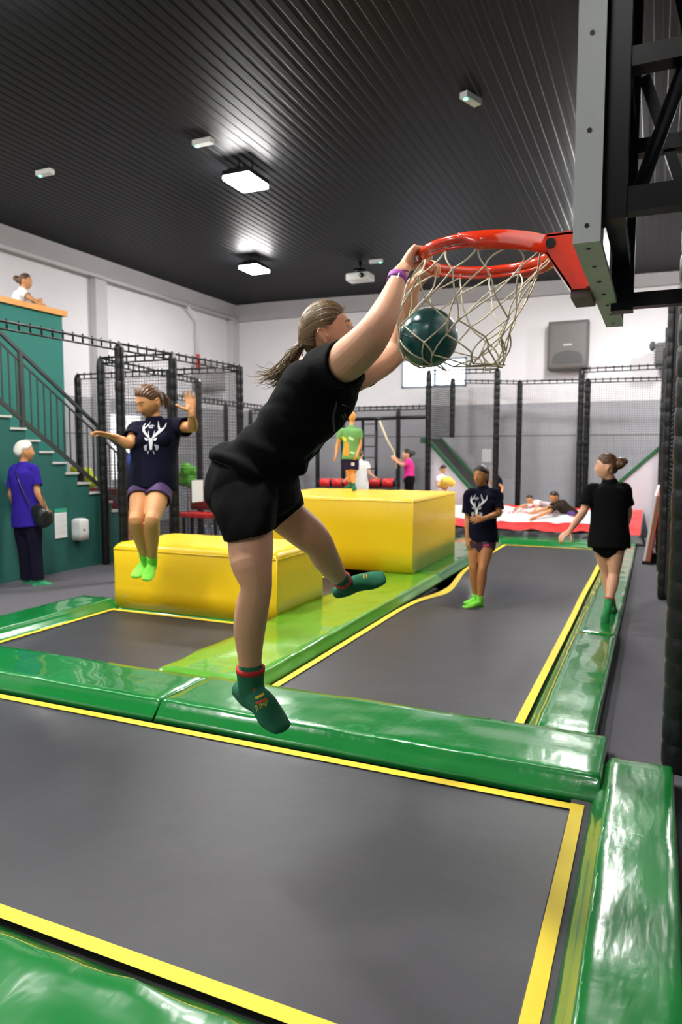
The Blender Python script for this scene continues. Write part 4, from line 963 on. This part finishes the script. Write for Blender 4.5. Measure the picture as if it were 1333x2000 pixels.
    return t, so, dict(c=c, fr=fr_, sp=sp, lat=lat, front=front, ax=ax)
SK1 = skin('fair', (.70, .37, .23)); SK2 = skin('tan', (.46, .19, .07)); SK3 = skin('warm', (.62, .29, .12)); 
H1 = hairm('dark blond', (.085, .052, .024)); H2 = hairm('dark brown', (.02, .012, .010)); H3 = hairm('chestnut', (.10, .045, .018)); H4 = hairm('white', (.72, .70, .64)); H5 = hairm('blond', (.50, .33, .13))
BLK = cloth('black cotton', (.0035, .0035, .0037)); NAVY = cloth('navy cotton', (.004, .004, .014)); LIME = mat('lime sock', (.22, .75, .06), .8, bump=(600, .4, .001, (1, 1, 1))); GSOCK = mat('green sock', (.008, .13, .06), .85, bump=(700, .5, .0012, (1, 1, 1)))
REDC = mat('red sock cuff', (.55, .02, .02), .8); PRW = mat('white print', (.75, .76, .78), .6); PRG = mat('grey print', (.35, .36, .4), .6)

# ---------------------------------------------------------------- the dunking player
def player():
    k = 1.04; c = P(641, 654, 2.70); fr_ = fdir(dr(math.cos(math.radians(12)), .04, math.sin(math.radians(12))), dr(-.2, 0, 1))
    t = thing('person', 'young woman in black shirt and shorts hanging from the red hoop rim', 'person', P(500, 1400, 2.6))
    B = M(); add_head(B, c, fr_, k)
    pr_ = lambda L, dflt=None: [P(x, y, d) for x, y, d, *_ in L]
    # arms: px, py, depth, width px
    armN = [(640, 720, 2.60, 62), (664, 714, 2.52, 76), (692, 692, 2.44, 80), (722, 662, 2.38, 73), (744, 628, 2.37, 62), (762, 588, 2.40, 47), (775, 553, 2.44, 35), (780, 537, 2.46, 32)]
    armF = [(690, 735, 2.86, 66), (718, 727, 2.92, 52), (750, 708, 2.99, 50), (776, 680, 3.02, 49), (789, 645, 2.98, 43), (797, 605, 2.91, 37), (804, 570, 2.85, 30), (808, 555, 2.83, 28)]
    thN = RC+RR*np.array([math.cos(math.radians(205)), math.sin(math.radians(205)), 0]); 
    for A in (armN, armF): B.loft([P(x, y, d) for x, y, d, w in A], [w/2*d/F for x, y, d, w in A], seg=24)
    def grip(ang, w_end, side):
        tau = np.array([-math.sin(ang), math.cos(ang), 0]); rad = np.array([math.cos(ang), math.sin(ang), 0]); T = RC+RR*rad
        n = -rad; knuck = T+rad*.030+UP*.014; dd = nrm(knuck-w_end); dd = nrm(dd-tau*np.dot(dd, tau)*.9)
        w0 = knuck-dd*.074
        B.loft([w_end, (w_end+w0)/2, w0], [(.030, .028), (.029, .025), (.027, .022)], seg=16)
        hand(B, w0, dd, n, side, 1.12, curl=(1.0, 1.15, .75), spread=.0, thumb=(.75, .35, .6), tcurl=.55, palm=.066)
        B.loft([w0, w0+dd*.03, w0+dd*.066], [(.030, .022), (.040, .021), (.042, .017)], ref=tau, seg=16)
        return dd
    grip(math.radians(205), P(780, 537, 2.46), 1); grip(math.radians(158), P(808, 555, 2.83), -1)
    # torso inside the shirt
    sN, sF = P(652, 722, 2.55), P(700, 722, 2.88)
    tor = [(490, 985, 2.70, .13, .09), (498, 940, 2.70, .150, .115), (522, 895, 2.70, .145, .11), (570, 820, 2.70, .135, .10), (605, 770, 2.70, .150, .11), (635, 725, 2.70, .150, .095), (640, 705, 2.70, .09, .07), (643, 690, 2.70, .055, .055)]
    B.loft([P(x, y, d) for x, y, d, a, b in tor], [(a, b) for *_, a, b in tor], ref=nrm(sF-sN), seg=28)
    B.loft([P(640, 712, 2.7), P(640, 690, 2.7), P(640, 668, 2.70)], [.062, .056, .052], seg=20)
    legN = [(486, 975, 2.64, 84), (486, 1005, 2.585, 88), (489, 1048, 2.545, 90), (492, 1100, 2.50, 82), (501, 1145, 2.49, 62), (494, 1180, 2.51, 65), (488, 1225, 2.54, 63), (488, 1275, 2.58, 49), (490, 1312, 2.60, 42), (489, 1335, 2.61, 42)]
    legF = [(512, 955, 2.78, 96), (540, 988, 2.82, 80), (572, 1018, 2.86, 74), (603, 1043, 2.90, 70), (622, 1062, 2.94, 59), (634, 1086, 3.02, 55), (648, 1108, 3.11, 46), (663, 1128, 3.20, 34), (670, 1137, 3.23, 33)]
    for A in (legN, legF): B.loft([P(x, y, d) for x, y, d, w in A], [w/2*d/F for x, y, d, w in A], seg=26)
    def mf(v):
        d = (np.asarray(v)-c)/k; x, y, z = d@fr_[0], d@fr_[1], d@fr_[2]
        return 1 if (y > .07 and abs(x) < .025 and abs(z+.059) < .0125*(1-(abs(x)/.026)**2)) else 0
    B.union('body', [SK1, LIP], t, .0032, 3, mfun=mf); add_eyes(t, c, fr_, k, hairm('brow', (.06, .035, .02)))
    # hair
    hb = M(); hair_cap(hb, c, fr_, k, th=.011, line=.066); L = lambda x, y, z: c+k*(x*fr_[0]+y*fr_[1]+z*fr_[2])
    tie = P(590, 672, 2.70)
    hb.loft([tie+dr(1, 0, .4)*.04, tie, P(575, 692, 2.71), P(562, 712, 2.72), P(548, 728, 2.73), P(532, 736, 2.74)], [.040, .020, .024, .020, .013, .004], seg=12)
    hb.union('hair', H1, t, .003, 2, disp=wrinkle(.002, 70, (1, 1, 1)))
    st = M(); rn = random.Random(5); tl = L(0, -.115, -.01)
    for i in range(520):
        # combed strands from the hairline back to the tie
        a = rn.uniform(-1.9, 1.9); f0 = rn.uniform(0, 1)
        # start direction on the hairline
        sx, sz = math.sin(a), math.cos(a); y0 = .55-.5*abs(a)/1.9-.5*f0
        u0 = nrm([sx*(1-abs(y0)*.3), y0+.1, sz]); u1 = nrm([sx*.16, -1, -.05+.12*sz]); pts = []
        for s in range(7):
            u = s/6; v = nrm(u0*(1-u)+u1*u+np.array([sx, 0, sz])*.28*math.sin(math.pi*u)); v = nrm(v)
            r_ = np.array([.074, .092, .112 if v[2] > 0 else .118])
            tt = max(0, -v[2]); q_ = v*r_; q_[0] *= 1-.26*tt**1.6; q_[1] = q_[1]*(1-.5*tt**1.2)*1.06 if v[1] < 0 else q_[1]
            pts.append(L(*(q_+v*(.0125+.001*rn.random()))))
        def hairy(p):
            d = (p-c)/k; x, y, z = d@fr_[0], d@fr_[1], d@fr_[2]
            ln = .066+(y-.06)*.2-abs(x)*.25 if y > .045 else (.02+(y-.018)*.9 if y > .018 else (.02 if y > -.044 else max(-.075, .02+(y+.044)*6)))
            return z > ln-.002
        while pts and not hairy(pts[0]): pts.pop(0)
        if len(pts) < 3: continue
        st.tube(pts, ([.0004]+[.0010]*6)[:len(pts)], 4, caps=False)
    for i in range(120):
        o = np.array([rn.gauss(0, .008), rn.gauss(0, .010), rn.gauss(0, .008)]); e = np.array([rn.gauss(0, .02), rn.gauss(0, .03), rn.gauss(0, .018)]); l_ = rn.uniform(.75, 1.08)
        ps = [tie+o*.5, P(574, 695, 2.70)+o*1.6, P(560, 716, 2.71)+o*1.6+e*.3, P(542, 732, 2.73)+e*.7+o, P(525+8*(1-l_), 738+rn.uniform(-4, 4), 2.75)+e*l_, P(513, 740+rn.uniform(-8, 8), 2.76)+e]
        ps = ps[:5 if l_ < .85 else 6]
        st.tube(ps, [.0012]*(len(ps)-1)+[.0003], 4, caps=False)
    for i in range(26): # wisps at the forehead
        b0 = L(rn.uniform(-.04, .04), .070+rn.uniform(-.012, .004), .076); st.tube([b0, b0+fr_[1]*.006*rn.random()+fr_[2]*.006, b0+fr_[1]*(.006+.010*rn.random())+fr_[2]*rn.uniform(-.008, .012)], [.0006, .0005, .0002], 4, caps=False)
    st.build('hair_strands', hairm('light strands', (.20, .125, .05)), t)
    q = M(); q.tube([tie+.017*(VU*math.cos(a)*.9+AW*math.sin(a))+VR*.004*math.cos(a) for a in np.linspace(0, 2*math.pi, 20)[:-1]], .0045, 8, closed=True); q.build('hair_tie', mat('pale hair tie', (.7, .66, .6), .4), t)
    # shirt: back contour, front contour, half width across the body
    lt = nrm(sF-sN)
    def RG(L_, D0=2.70): return [((P(a[0], a[1], D0)+P(b[0], b[1], D0))/2, lt*h, (P(b[0], b[1], D0)-P(a[0], a[1], D0))/2) for a, b, h in L_]
    q = M()
    rg = RG([((606, 693), (674, 690), .080), ((588, 700), (697, 708), .135), ((570, 712), (712, 735), .175), ((550, 742), (700, 768), .182), ((535, 770), (690, 798), .178), ((513, 808), (668, 832), .170), ((492, 833), (632, 868), .166), ((460, 855), (606, 902), .170), ((432, 873), (590, 922), .178), ((418, 888), (580, 934), .186)])
    q.rings(rg); pts = [r[0] for r in rg]
    q.loft([P(628, 722, 2.62), P(655, 716, 2.54), P(676, 709, 2.48)], [.084, .082, .082], seg=24, cap1='hollow')
    q.loft([P(680, 728, 2.82), P(705, 730, 2.90), P(720, 729, 2.95)], [.064, .060, .058], seg=24, cap1='hollow')
    ad = nrm(pts[-1]-pts[0])
    def sd(v, n):
        u = (v-pts[0])@ad/.55; l_ = v@lt
        w_ = 0.007*noise.noise((v[0]*7, v[1]*5, v[2]*7))+.005*noise.noise((v@ad*26+3*noise.noise((l_*9, 1, 2)), l_*5, (v@np.cross(ad, lt))*7))
        w_ += (.022*max(0, u-.45))*math.sin((v@ad)*62+6*noise.noise((l_*6, 0, 5))+v[1]*8)
        return w_
    so = q.union('t_shirt', BLK, t, .0045, 3, disp=sd)
    # pelvis + shorts
    q = M(); q.rings(RG([((430, 880), (578, 918), .175), ((414, 918), (580, 945), .190), ((410, 945), (582, 958), .19), ((411, 968), (580, 985), .18), ((425, 1000), (560, 1003), .13)]), cap1='flat')
    def RL(L_): return [((P(a[0], a[1], d)+P(b[0], b[1], d))/2, AW*h, (P(b[0], b[1], d)-P(a[0], a[1], d))/2) for a, b, d, h in L_]
    q.rings(RL([((410, 950), (545, 940), 2.62, .11), ((416, 985), (545, 975), 2.585, .115), ((427, 1025), (541, 1008), 2.56, .115), ((439, 1058), (538, 1034), 2.545, .112)]), cap0='round')
    q.rings(RL([((455, 955), (578, 925), 2.78, .11), ((490, 995), (585, 945), 2.80, .115), ((520, 1022), (592, 966), 2.83, .11), ((537, 1034), (596, 985), 2.85, .105)]), cap0='round')
    sh_ = q.union('shorts', BLK, t, .0045, 4, disp=wrinkle(.006, 9))
    # socks
    aN, aF = P(490, 1330, 2.60), P(668, 1133, 3.21)
    s1 = sock(t, aN, P(558, 1428, 2.50), P(488, 1230, 2.56)-aN, 1.24, GSOCK, h=.036, cuff=REDC, vox=.0035)
    s2 = sock(t, P(673, 1139, 3.22), P(755, 1125, 3.27), P(640, 1092, 3.05)-aF, 1.0, GSOCK, h=.03, cuff=REDC, vox=.004)
    yl = mat('yellow print', (.65, .55, .03), .7); rd = mat('red print', (.55, .05, .02), .7)
    o = P(507, 1376, 2.45); xd = dr(.92, .1, .36); yd = dr(-.3, 0, 1)
    decal(s1, s1, 'yellow_lettering', yl, o, xd, yd, [[(-.5, .05, .22), (.5, .05, .22)]], .034); decal(s1, s1, 'yellow_lettering', yl, o-yd*.034, xd, yd, [], .030, mesh=text_mesh('JUMP', .75))
    decal(s1, s1, 'red_print', rd, o-yd*.006, xd, yd, [[(-.6, -.22, .2), (.6, -.22, .2)]], .034); decal(s1, s1, 'red_print', rd, o+yd*.018-xd*.012, xd, yd, [[(-.1, .1, .2), (.1, .3, .1)]], .04)
    o = P(715, 1128, 3.15); decal(s2, s2, 'yellow_lettering', yl, o, VR, UP, [[(-.3, -.8, .2), (-.3, .8, .25)], [(.3, -.8, .1), (.3, .8, .25)]], .022); decal(s2, s2, 'red_print', rd, o, VR, UP, [[(0, -.6, .2), (0, .8, .25)]], .022)
    # wristbands
    q = M(); w1 = nrm(P(781, 530, 2.46)-P(767, 575, 2.42)); q.loft([P(776, 545, 2.45)-w1*.014, P(776, 545, 2.45)+w1*.014], [.0345, .0332], cap0='flat', cap1='flat', seg=24, sub=2); q.build('wristband', mat('purple paper band', (.30, .05, .32), .6), t)
    q = M(); cc_ = P(776, 545, 2.45)-VF*.0335-VR*.010; q.obox(cc_, nrm(VR-VF*.25)*.014, w1*.012, VF*.0012); q.build('band_label', PAPER, t, False)
    q = M(); q.tube([P(781, 530, 2.46)+.0315*(VR*math.cos(a)*.98+AW*math.sin(a))+VU*.004*math.sin(a) for a in np.linspace(0, 2*math.pi, 24)[:-1]], .0022, 6, closed=True); q.build('bracelet', mat('pink cord', (.45, .15, .12), .6), t)
    # faint print on the shirt front
    gm = mat('faint grey green print', (.035, .055, .05), .6)
    of = P(668, 830, 2.45)
    decal(so, so, 'chest_print', gm, of, VR, UP, [[(-.2, 1, .05), (-.35, .4, .12), (-.3, -.2, .10), (-.5, -.9, .08)], [(.0, .9, .05), (.3, .85, .03)], [(.0, .5, .08), (.12, .3, .06)], [(.12, .55, .07), (.22, .35, .06)], [(-.1, -.1, .03), (-.2, -.6, .03)], [(-.7, -.6, .06), (-1.1, -1.0, .1), (-1.4, -1.5, .05)], [(-.9, -.7, .03), (-1.5, -1.3, .03)]], .09)
player()
def J_(d0, **kw):
    """joints given as reference px, py and depth offset"""
    J = {}
    for k_, v in kw.items():
        if k_ in ('fwd', 'up', 'bend'): J[k_] = dr(*v) if k_ != 'bend' else VR*v[0]+AW*v[1]+UP*v[2]
        else: J[k_] = P(v[0], v[1], d0+(v[2] if len(v) > 2 else 0))
    return J
def tail_strands(cnt, spread, dz):
    def f(t, L, m, k):
        q = M(); rn = random.Random(2)
        for i in range(cnt):
            e = [rn.gauss(0, spread) for _ in range(3)]; q.tube([L(0, -.10, .02), L(e[0]*.5, -.125+e[1]*.4, -.01), L(e[0], -.135+e[1], -.05+dz*.3), L(e[0]*1.2, -.12+e[1]*1.2, -.10+dz+e[2])], [.0016*k, .002*k, .0018*k, .0006*k], 4, caps=False)
        q.build('hair_strands', m, t)
    return f
PT = dict(cap=dict(th=.013), tail=[([(0, -.09, .02), (0, -.118, .0), (0, -.128, -.05), (0, -.115, -.10)], [.02, .026, .022, .008])], strands=tail_strands(60, .014, 0))
# jumping woman
J = J_(5.65, head=(291, 784), fwd=(-.62, -.62, -.42), up=(-.1, -.25, 1), neck=(303, 824, .05), shR=(268, 840, .02), shL=(342, 833, .05), elR=(252, 868, -.12), wrR=(224, 853, -.2), elL=(377, 835, -.08), wrL=(375, 806, -.2),
       hipR=(280, 945, .02), hipL=(315, 945, 0), knR=(266, 1016, -.24), knL=(297, 1016, -.26), anR=(284, 1092, .04), anL=(297, 1098, -.02), toeR=(262, 1128, -.14), toeL=(285, 1134, -.16))
hnd = dict(R=dict(d=dr(-1, -.3, .25), n=dr(-.1, -.35, -.9), side=1, curl=(.15, .25, .2), spread=.09, thumb=(.5, .6, .1), tcurl=.1), L=dict(d=dr(-.12, .1, 1), n=dr(.1, -1, .1), side=-1, curl=(.12, .3, .25), spread=.12, thumb=(.4, .85, .15), tcurl=.1))
PUR = mat('purple patterned shorts', (.045, .014, .085), .7, bump=(9, .3, .02, (1, 1, 1)), var=.4)
t, so, I_ = person('woman in navy shirt with white deer print jumping in mid air over the left trampoline', J, 1.06, SK3, H3, NAVY, PUR, LIME, voxel=.0055, detail=True, hands=hnd, hair=PT, arms_cov=.62, leg_cov=.44, hem=-.10, ease=.034)
fo = nrm(np.cross(VR*.97-AW*.25, UP)); fo = -fo if fo@AW > 0 else fo
o = P(289, 858, 5.4); decal(so, so, 'deer_print', PRW, o, VR*.97+AW*.1, UP, DEER+SCRIB, .18); decal(so, so, 'floral_print', PRG, o, VR*.97+AW*.1, UP, FLOR, .18)
for ch in t.children:
    if ch.name.startswith('shorts'):
        decal(ch, ch, 'light_purple_patch', mat('light purple print', (.30, .12, .42), .7), P(313, 935, 5.4), VR, UP, [[(-.5, -.15, .3), (.6, .12, .5)]], .06)
        decal(ch, ch, 'white_ring_mark', PRW, P(315, 934, 5.4), VR, UP, [[(.3*math.cos(a), .3*math.sin(a), .2) for a in np.linspace(0, 2*math.pi, 13)]], .045, lift=.004)
        decal(ch, ch, 'chevron_marks', PRW, P(337, 935, 5.4), VR, UP, [[(-.2, .35, .12), (0, .15, .12), (.2, .35, .12)], [(-.2, -.1, .12), (0, -.3, .12), (.2, -.1, .12)]], .04, lift=.004)
# standing woman in the middle
J = J_(8.29, head=(940, 929), fwd=(-.62, -.72, -.02), neck=(944, 953, .03), shR=(918, 966, .03), shL=(969, 964, .0), elR=(914, 1012, .05), wrR=(914, 1050, -.02), elL=(975, 1003, -.08), wrL=(945, 1013, -.26),
       hipR=(929, 1052, .04), hipL=(955, 1052, .0), knR=(926, 1110, .0), knL=(943, 1112, -.1), anR=(930, 1168, .12), anL=(938, 1173, -.02), toeR=(908, 1178, .02), toeL=(906, 1186, -.18))
hnd = dict(R=dict(d=dr(.05, -.1, -1), n=dr(.8, .4, 0), side=1, curl=(.3, .4, .3)), L=dict(d=dr(-1, -.05, -.12), n=dr(-.1, .9, -.3), side=-1, curl=(.12, .2, .2), spread=.10, thumb=(.6, .5, .1)))
MAG = mat('dark magenta patterned shorts', (.035, .008, .035), .7, bump=(9, .3, .02, (1, 1, 1)), var=.4)
t, so, I_ = person('woman in black deer print shirt and lime socks standing on the long trampoline lane', J, 1.0, SK2, H2, NAVY, MAG, LIME, voxel=.007, detail=True, hands=hnd, hair=dict(cap=dict(th=.013, line=.058), tail=[([(0, -.085, .03), (-.01, -.115, .0), (-.02, -.10, -.06), (-.03, -.07, -.12)], [.02, .024, .02, .01])]), arms_cov=.8, leg_cov=.34, hem=-.06, ease=.03)
o = P(931, 996, 8.0); decal(so, so, 'deer_print', PRW, o, VR*.97-AW*.2, UP, DEER+SCRIB, .20, lift=.004); decal(so, so, 'floral_print', PRG, o, VR*.97-AW*.2, UP, FLOR, .20, lift=.004)
for ch in t.children:
    if ch.name.startswith('shorts'): decal(ch, ch, 'pink_print', mat('pink print', (.55, .03, .12), .7), P(956, 1070, 8.0), VR, UP, [[(-.5, 0, .4), (.5, .05, .5)]], .07, lift=.004); decal(ch, ch, 'pale_print', PRG, P(953, 1064, 8.0), VR, UP, [[(-.4, 0, .15), (.4, .05, .15)]], .07, lift=.006)
# running girl at right, seen from behind
J = J_(6.35, head=(1186, 911), fwd=(-.86, .5, -.02), up=(-.05, .05, 1), neck=(1192, 940, .03), shL=(1155, 958, .06), shR=(1219, 956, .0), elL=(1140, 1000, .06), wrL=(1113, 1037, -.02), elR=(1228, 1000, .04), wrR=(1222, 1036, .2),
       hipL=(1176, 1052, .05), hipR=(1205, 1052, .0), knL=(1185, 1120, .14), knR=(1200, 1122, .02), anL=(1196, 1183, .24), anR=(1189, 1182, -.08), toeL=(1203, 1203, .42), toeR=(1180, 1221, -.12))
hnd = dict(L=dict(d=dr(-.7, -.2, -.5), n=dr(.1, .3, -.8), side=1, curl=(.35, .5, .4)), R=dict(d=dr(-.1, 1, .2), n=dr(-.8, 0, 0), side=1, curl=(.5, .6, .4)))
BUN = dict(cap=dict(th=.012, nape=-.085), bun=[((0, -.118, .04), .042), ((.025, -.135, .055), .026), ((-.02, -.135, .02), .028), ((0, -.155, .04), .026), ((0, -.10, .02), .05)])
person('girl in black shirt with hair bun running away on the right side pad', J, .93, SK1, H3, BLK, BLK, mat('green sock with lime sole', (.02, .22, .06), .85), REDC, voxel=.006, detail=True, hands=hnd, hair=BUN, arms_cov=.72, leg_cov=.30, hem=-.16, ease=.032, bust=0)
# white haired woman
J = J_(8.4, head=(48, 882), fwd=(.72, .68, .02), neck=(46, 907, .0), shL=(29, 918, .05), shR=(64, 917, -.02), elL=(22, 965, .1), wrL=(34, 1003, .25), elR=(73, 962, -.05), wrR=(90, 996, .0),
       hipL=(42, 1016, .05), hipR=(64, 1016, .0), knL=(49, 1078, .08), knR=(69, 1079, .02), anL=(53, 1132, .15), anR=(74, 1134, .03), toeL=(75, 1137, .2), toeR=(103, 1140, .1))
hnd = dict(R=dict(d=dr(.25, .1, -1), n=dr(-.7, .6, 0), side=1, curl=(.4, .5, .4)), L=dict(d=dr(.3, .8, -.3), n=dr(.8, 0, 0), side=1, curl=(.5, .6, .4)))
BLUE = cloth('royal blue cotton', (.035, .018, .30))
t, so, _ = person('white haired woman in blue shirt and dark trousers standing by the stair wall', J, 1.0, SK3, H4, BLUE, None, None, voxel=.008, detail=True, hands=hnd, hair=dict(cap=dict(th=.017, nape=-.06)), arms_cov=.72, hem=-.12, ease=.03, trousers=cloth('dark indigo trousers', (.008, .007, .02)))
for s in 'LR':
    sock(t, J['an'+s], J['toe'+s], J['kn'+s]-J['an'+s], 1.03, mat('green slipper', (.03, .35, .15), .7), nm='shoe', vox=.007)
hbg = thing('handbag', 'black shoulder bag hanging at the side of the white haired woman', 'bag', P(82, 1012, 8.22))
q = M(); q.loft([P(70, 996, 8.24), P(82, 1010, 8.2), P(92, 1022, 8.22)], [(.09, .05), (.115, .065), (.08, .04)], ref=UP, seg=20); q.union('bag_body', mat('black leather', (.012, .012, .014), .35, bump=(20, .5, .01, (1, 1, 1))), hbg, .008, 2)
q = M(); q.tube([P(30, 918, 8.26), P(38, 945, 8.22), P(55, 980, 8.2), P(72, 1000, 8.2)], .007, 6); q.tube([P(80, 962, 8.3), P(88, 985, 8.24), P(96, 1010, 8.2)], .006, 6); q.build('strap', mat('black leather', (.012, .012, .014), .35), hbg)
# balcony woman
J = J_(11.0, head=(50, 550), fwd=(.95, .2, .0), neck=(44, 566, .0), shL=(38, 575, .15), shR=(46, 574, -.12), elL=(60, 590, .1), wrL=(72, 588, .05), elR=(60, 583, -.16), wrR=(74, 591, -.12), hipL=(32, 625, .1), hipR=(34, 625, -.08))
person('woman in white shirt leaning on the orange balcony rail', J, .95, SK3, H3, cloth('white cotton', (.78, .77, .76)), None, None, voxel=.01, hair=BUN, hem=.0, hands={'L': dict(curl=(.3, .4, .3)), 'R': dict(curl=(.3, .4, .3))})
# boy on the tall block
J = J_(10.55, head=(688, 812), fwd=(.2, -.95, .05), neck=(687, 833), shR=(667, 843), shL=(702, 843), elR=(660, 869), wrR=(657, 887, -.06), elL=(704, 868), wrL=(698, 886, -.08), hipR=(678, 895), hipL=(693, 895), knR=(682, 924), knL=(691, 924), anR=(685, 946, .05), anL=(691, 950, -.05), toeR=(673, 953, -.04), toeL=(693, 956, -.2))
GT = cloth('green jersey', (.16, .36, .12))
t, so, _ = person('child in green and yellow shirt and navy shorts standing on the tall yellow block', J, .74, skin('sunny', (.75, .33, .10)), H2, GT, cloth('dark navy cotton', (.02, .015, .05)), GSOCK, voxel=.009, hair=dict(cap=dict(th=.01)), bust=0, leg_cov=.8, hem=-.05, hands={'L': dict(curl=(.3, .4, .3)), 'R': dict(curl=(.3, .4, .3))})
decal(so, so, 'yellow_patch', mat('bright yellow print', (.85, .75, .03), .7), P(672, 858, 10.3), VR, UP, [[(-.3, .4, .3), (.2, 0, .5), (.1, -.3, .2)]], .10, lift=.004)
decal(so, so, 'orange_print', mat('orange print', (.75, .30, .02), .7), P(678, 874, 10.3), VR, UP, [[(-.1, .8, .5), (0, .2, .6), (-.1, -.6, .8), (-.1, -1.2, .7)]], .10, lift=.005)
decal(so, so, 'pale_print', mat('pale green print', (.6, .85, .5), .7), P(688, 858, 10.3), VR, UP, [[(-.5, .3, .3), (0, .1, .4), (.3, -.1, .2)], [(-.3, -1.9, .2), (.4, -2.0, .25)]], .10, lift=.006)
for ch in t.children:
    if ch.name.startswith('shorts'): decal(ch, ch, 'white_patch', PRW, P(690, 907, 10.3), VR, UP, [[(-.4, 0, .8), (.4, 0, .8)]], .06, lift=.004)
SIMP = dict(cap=dict(th=.012)); RH = {'L': dict(curl=(.3, .4, .3)), 'R': dict(curl=(.3, .4, .3))}
J = J_(13.0, head=(703, 888), fwd=(.1, 1, -.2), neck=(704, 899), shL=(694, 906), shR=(717, 906), elL=(688, 924, .1), wrL=(676, 936, -.1), elR=(722, 924, .0), wrR=(733, 932, -.15), hipL=(700, 948), hipR=(714, 948), knL=(696, 985), knR=(716, 985), anL=(697, 1044), anR=(716, 1044), toeL=(694, 1050, .2), toeR=(718, 1050, .2))
person('child in white shirt leaning over the red roller behind the block', J, .72, SK1, H3, cloth('white cotton', (.78, .77, .76)), NAVY, None, voxel=.01, hair=SIMP, bust=0, hands=RH)
J = J_(14.2, head=(795, 888), fwd=(-.95, .1, .05), neck=(799, 899), shL=(797, 906, .12), shR=(798, 906, -.12), elL=(788, 903, .1), wrL=(776, 897, .05), elR=(786, 908, -.12), wrR=(775, 901, -.05), hipL=(800, 938, .08), hipR=(800, 938, -.08), knL=(797, 982, .1), knR=(799, 985, -.1), anL=(800, 1026, .1), anR=(803, 1028, -.1), toeL=(790, 1030, .1), toeR=(793, 1032, -.1))
person('girl in pink shirt and black leggings pulling the rope', J, .92, SK1, H2, cloth('pink cotton', (.75, .04, .28)), None, None, voxel=.01, hair=BUN, bust=0, trousers=BLK, ease=.008, hands=RH, hem=-.02)
J = J_(14.2, head=(866, 917), fwd=(.6, -.7, -.4), neck=(863, 928), shR=(856, 934), shL=(872, 934), elR=(856, 948, -.1), wrR=(865, 953, -.2), elL=(876, 946, -.1), wrL=(874, 952, -.2), hipR=(858, 972), hipL=(869, 972), knR=(858, 1000), knL=(869, 1000), anR=(858, 1026), anL=(869, 1026), toeR=(857, 1032, -.15), toeL=(870, 1032, -.15))
person('small child in white shirt holding a yellow toy by the left slide', J, .72, SK1, H2, cloth('white cotton', (.78, .77, .76)), NAVY, None, voxel=.01, hair=SIMP, bust=0, hands=RH)
q = M(); q.loft([P(866, 945, 13.95), P(875, 941, 13.9), P(883, 944, 13.9)], [(.08, .08), (.11, .10), (.07, .08)], seg=14); q.loft([P(868, 938, 13.9), P(877, 936, 13.9)], [.07, .06], seg=12); tag(q.union('foam_toy', mat('yellow foam', (.85, .6, .08), .6), None, .01, 3), 'yellow foam toy held by the small child in white', 'toy')
J = J_(14.75, head=(968, 921), fwd=(-.9, -.2, -.1), neck=(972, 931), shR=(968, 938, -.1), shL=(976, 938, .1), elR=(982, 952, -.12), wrR=(980, 966, -.2), elL=(964, 948, .1), wrL=(962, 945, .1), hipR=(973, 968, -.06), hipL=(976, 968, .06), knR=(978, 996, -.06), knL=(974, 996, .06), anR=(984, 1020, -.06), anL=(974, 1022, .06), toeR=(974, 1026, -.06), toeL=(964, 1028, .06))
person('blond boy in navy shirt standing behind the air bag', J, .72, SK3, H5, NAVY, BLK, None, voxel=.01, hair=SIMP, bust=0, hands=RH)
J = J_(14.3, head=(1035, 975), fwd=(-.4, -.85, -.25), neck=(1040, 984, .04), shR=(1032, 988, .0), shL=(1050, 986, .08), elR=(1024, 987, -.2), wrR=(1012, 992, -.3), elL=(1050, 992, -.1), wrL=(1046, 996, -.3), hipR=(1062, 992, .35), hipL=(1070, 990, .4), knR=(1085, 995, .55), knL=(1090, 993, .6), anR=(1105, 996, .6), anL=(1110, 994, .65), toeR=(1118, 998, .6), toeL=(1122, 996, .65))
person('child in pale shirt lying on the far side of the air bag', J, .7, SK3, H2, cloth('pale pink cotton', (.78, .66, .66)), NAVY, None, voxel=.01, hair=SIMP, bust=0, hands=RH)
J = J_(13.45, head=(1083, 971), fwd=(-.8, -.35, -.3), up=(-.2, 0, 1), neck=(1090, 981), shR=(1088, 990, -.15), shL=(1094, 983, .15), elR=(1068, 1001, -.25), wrR=(1048, 1010, -.3), elL=(1066, 994, .15), wrL=(1042, 1001, .2), hipR=(1116, 1006, -.08), hipL=(1118, 1003, .12), knR=(1122, 1024, -.3), knL=(1130, 1022, .2), anR=(1140, 1018, -.2), anL=(1146, 1016, .3), toeR=(1152, 1022, -.2), toeL=(1158, 1020, .3))
person('woman in dark brown shirt and purple shorts crawling over the air bag', J, .9, SK3, H2, cloth('dark brown cotton', (.035, .025, .018)), mat('purple shorts', (.09, .03, .18), .8), None, voxel=.01, hair=SIMP, bust=0, hands=RH)
J = J_(9.9, head=(262, 866), fwd=(.6, -.6, 0), neck=(262, 887), shR=(243, 896), shL=(280, 896), elR=(240, 930), wrR=(245, 955), elL=(284, 930), wrL=(280, 955), hipR=(253, 970), hipL=(272, 970), knR=(252, 1035), knL=(272, 1035), anR=(253, 1088), anL=(272, 1088), toeR=(255, 1098, -.1), toeL=(280, 1098, -.1))
person('blond person in blue shirt mostly hidden behind the jumping woman and cage post', J, 1.0, SK1, H5, cloth('mid blue cotton', (.06, .09, .32)), BLK, None, voxel=.01, hair=SIMP, bust=0, hands=RH)
for o in bpy.data.objects:
    if o.parent is None and o.type != 'CAMERA' and 'kind' not in o.keys() and 'label' not in o.keys(): print('NOLABEL', o.name)
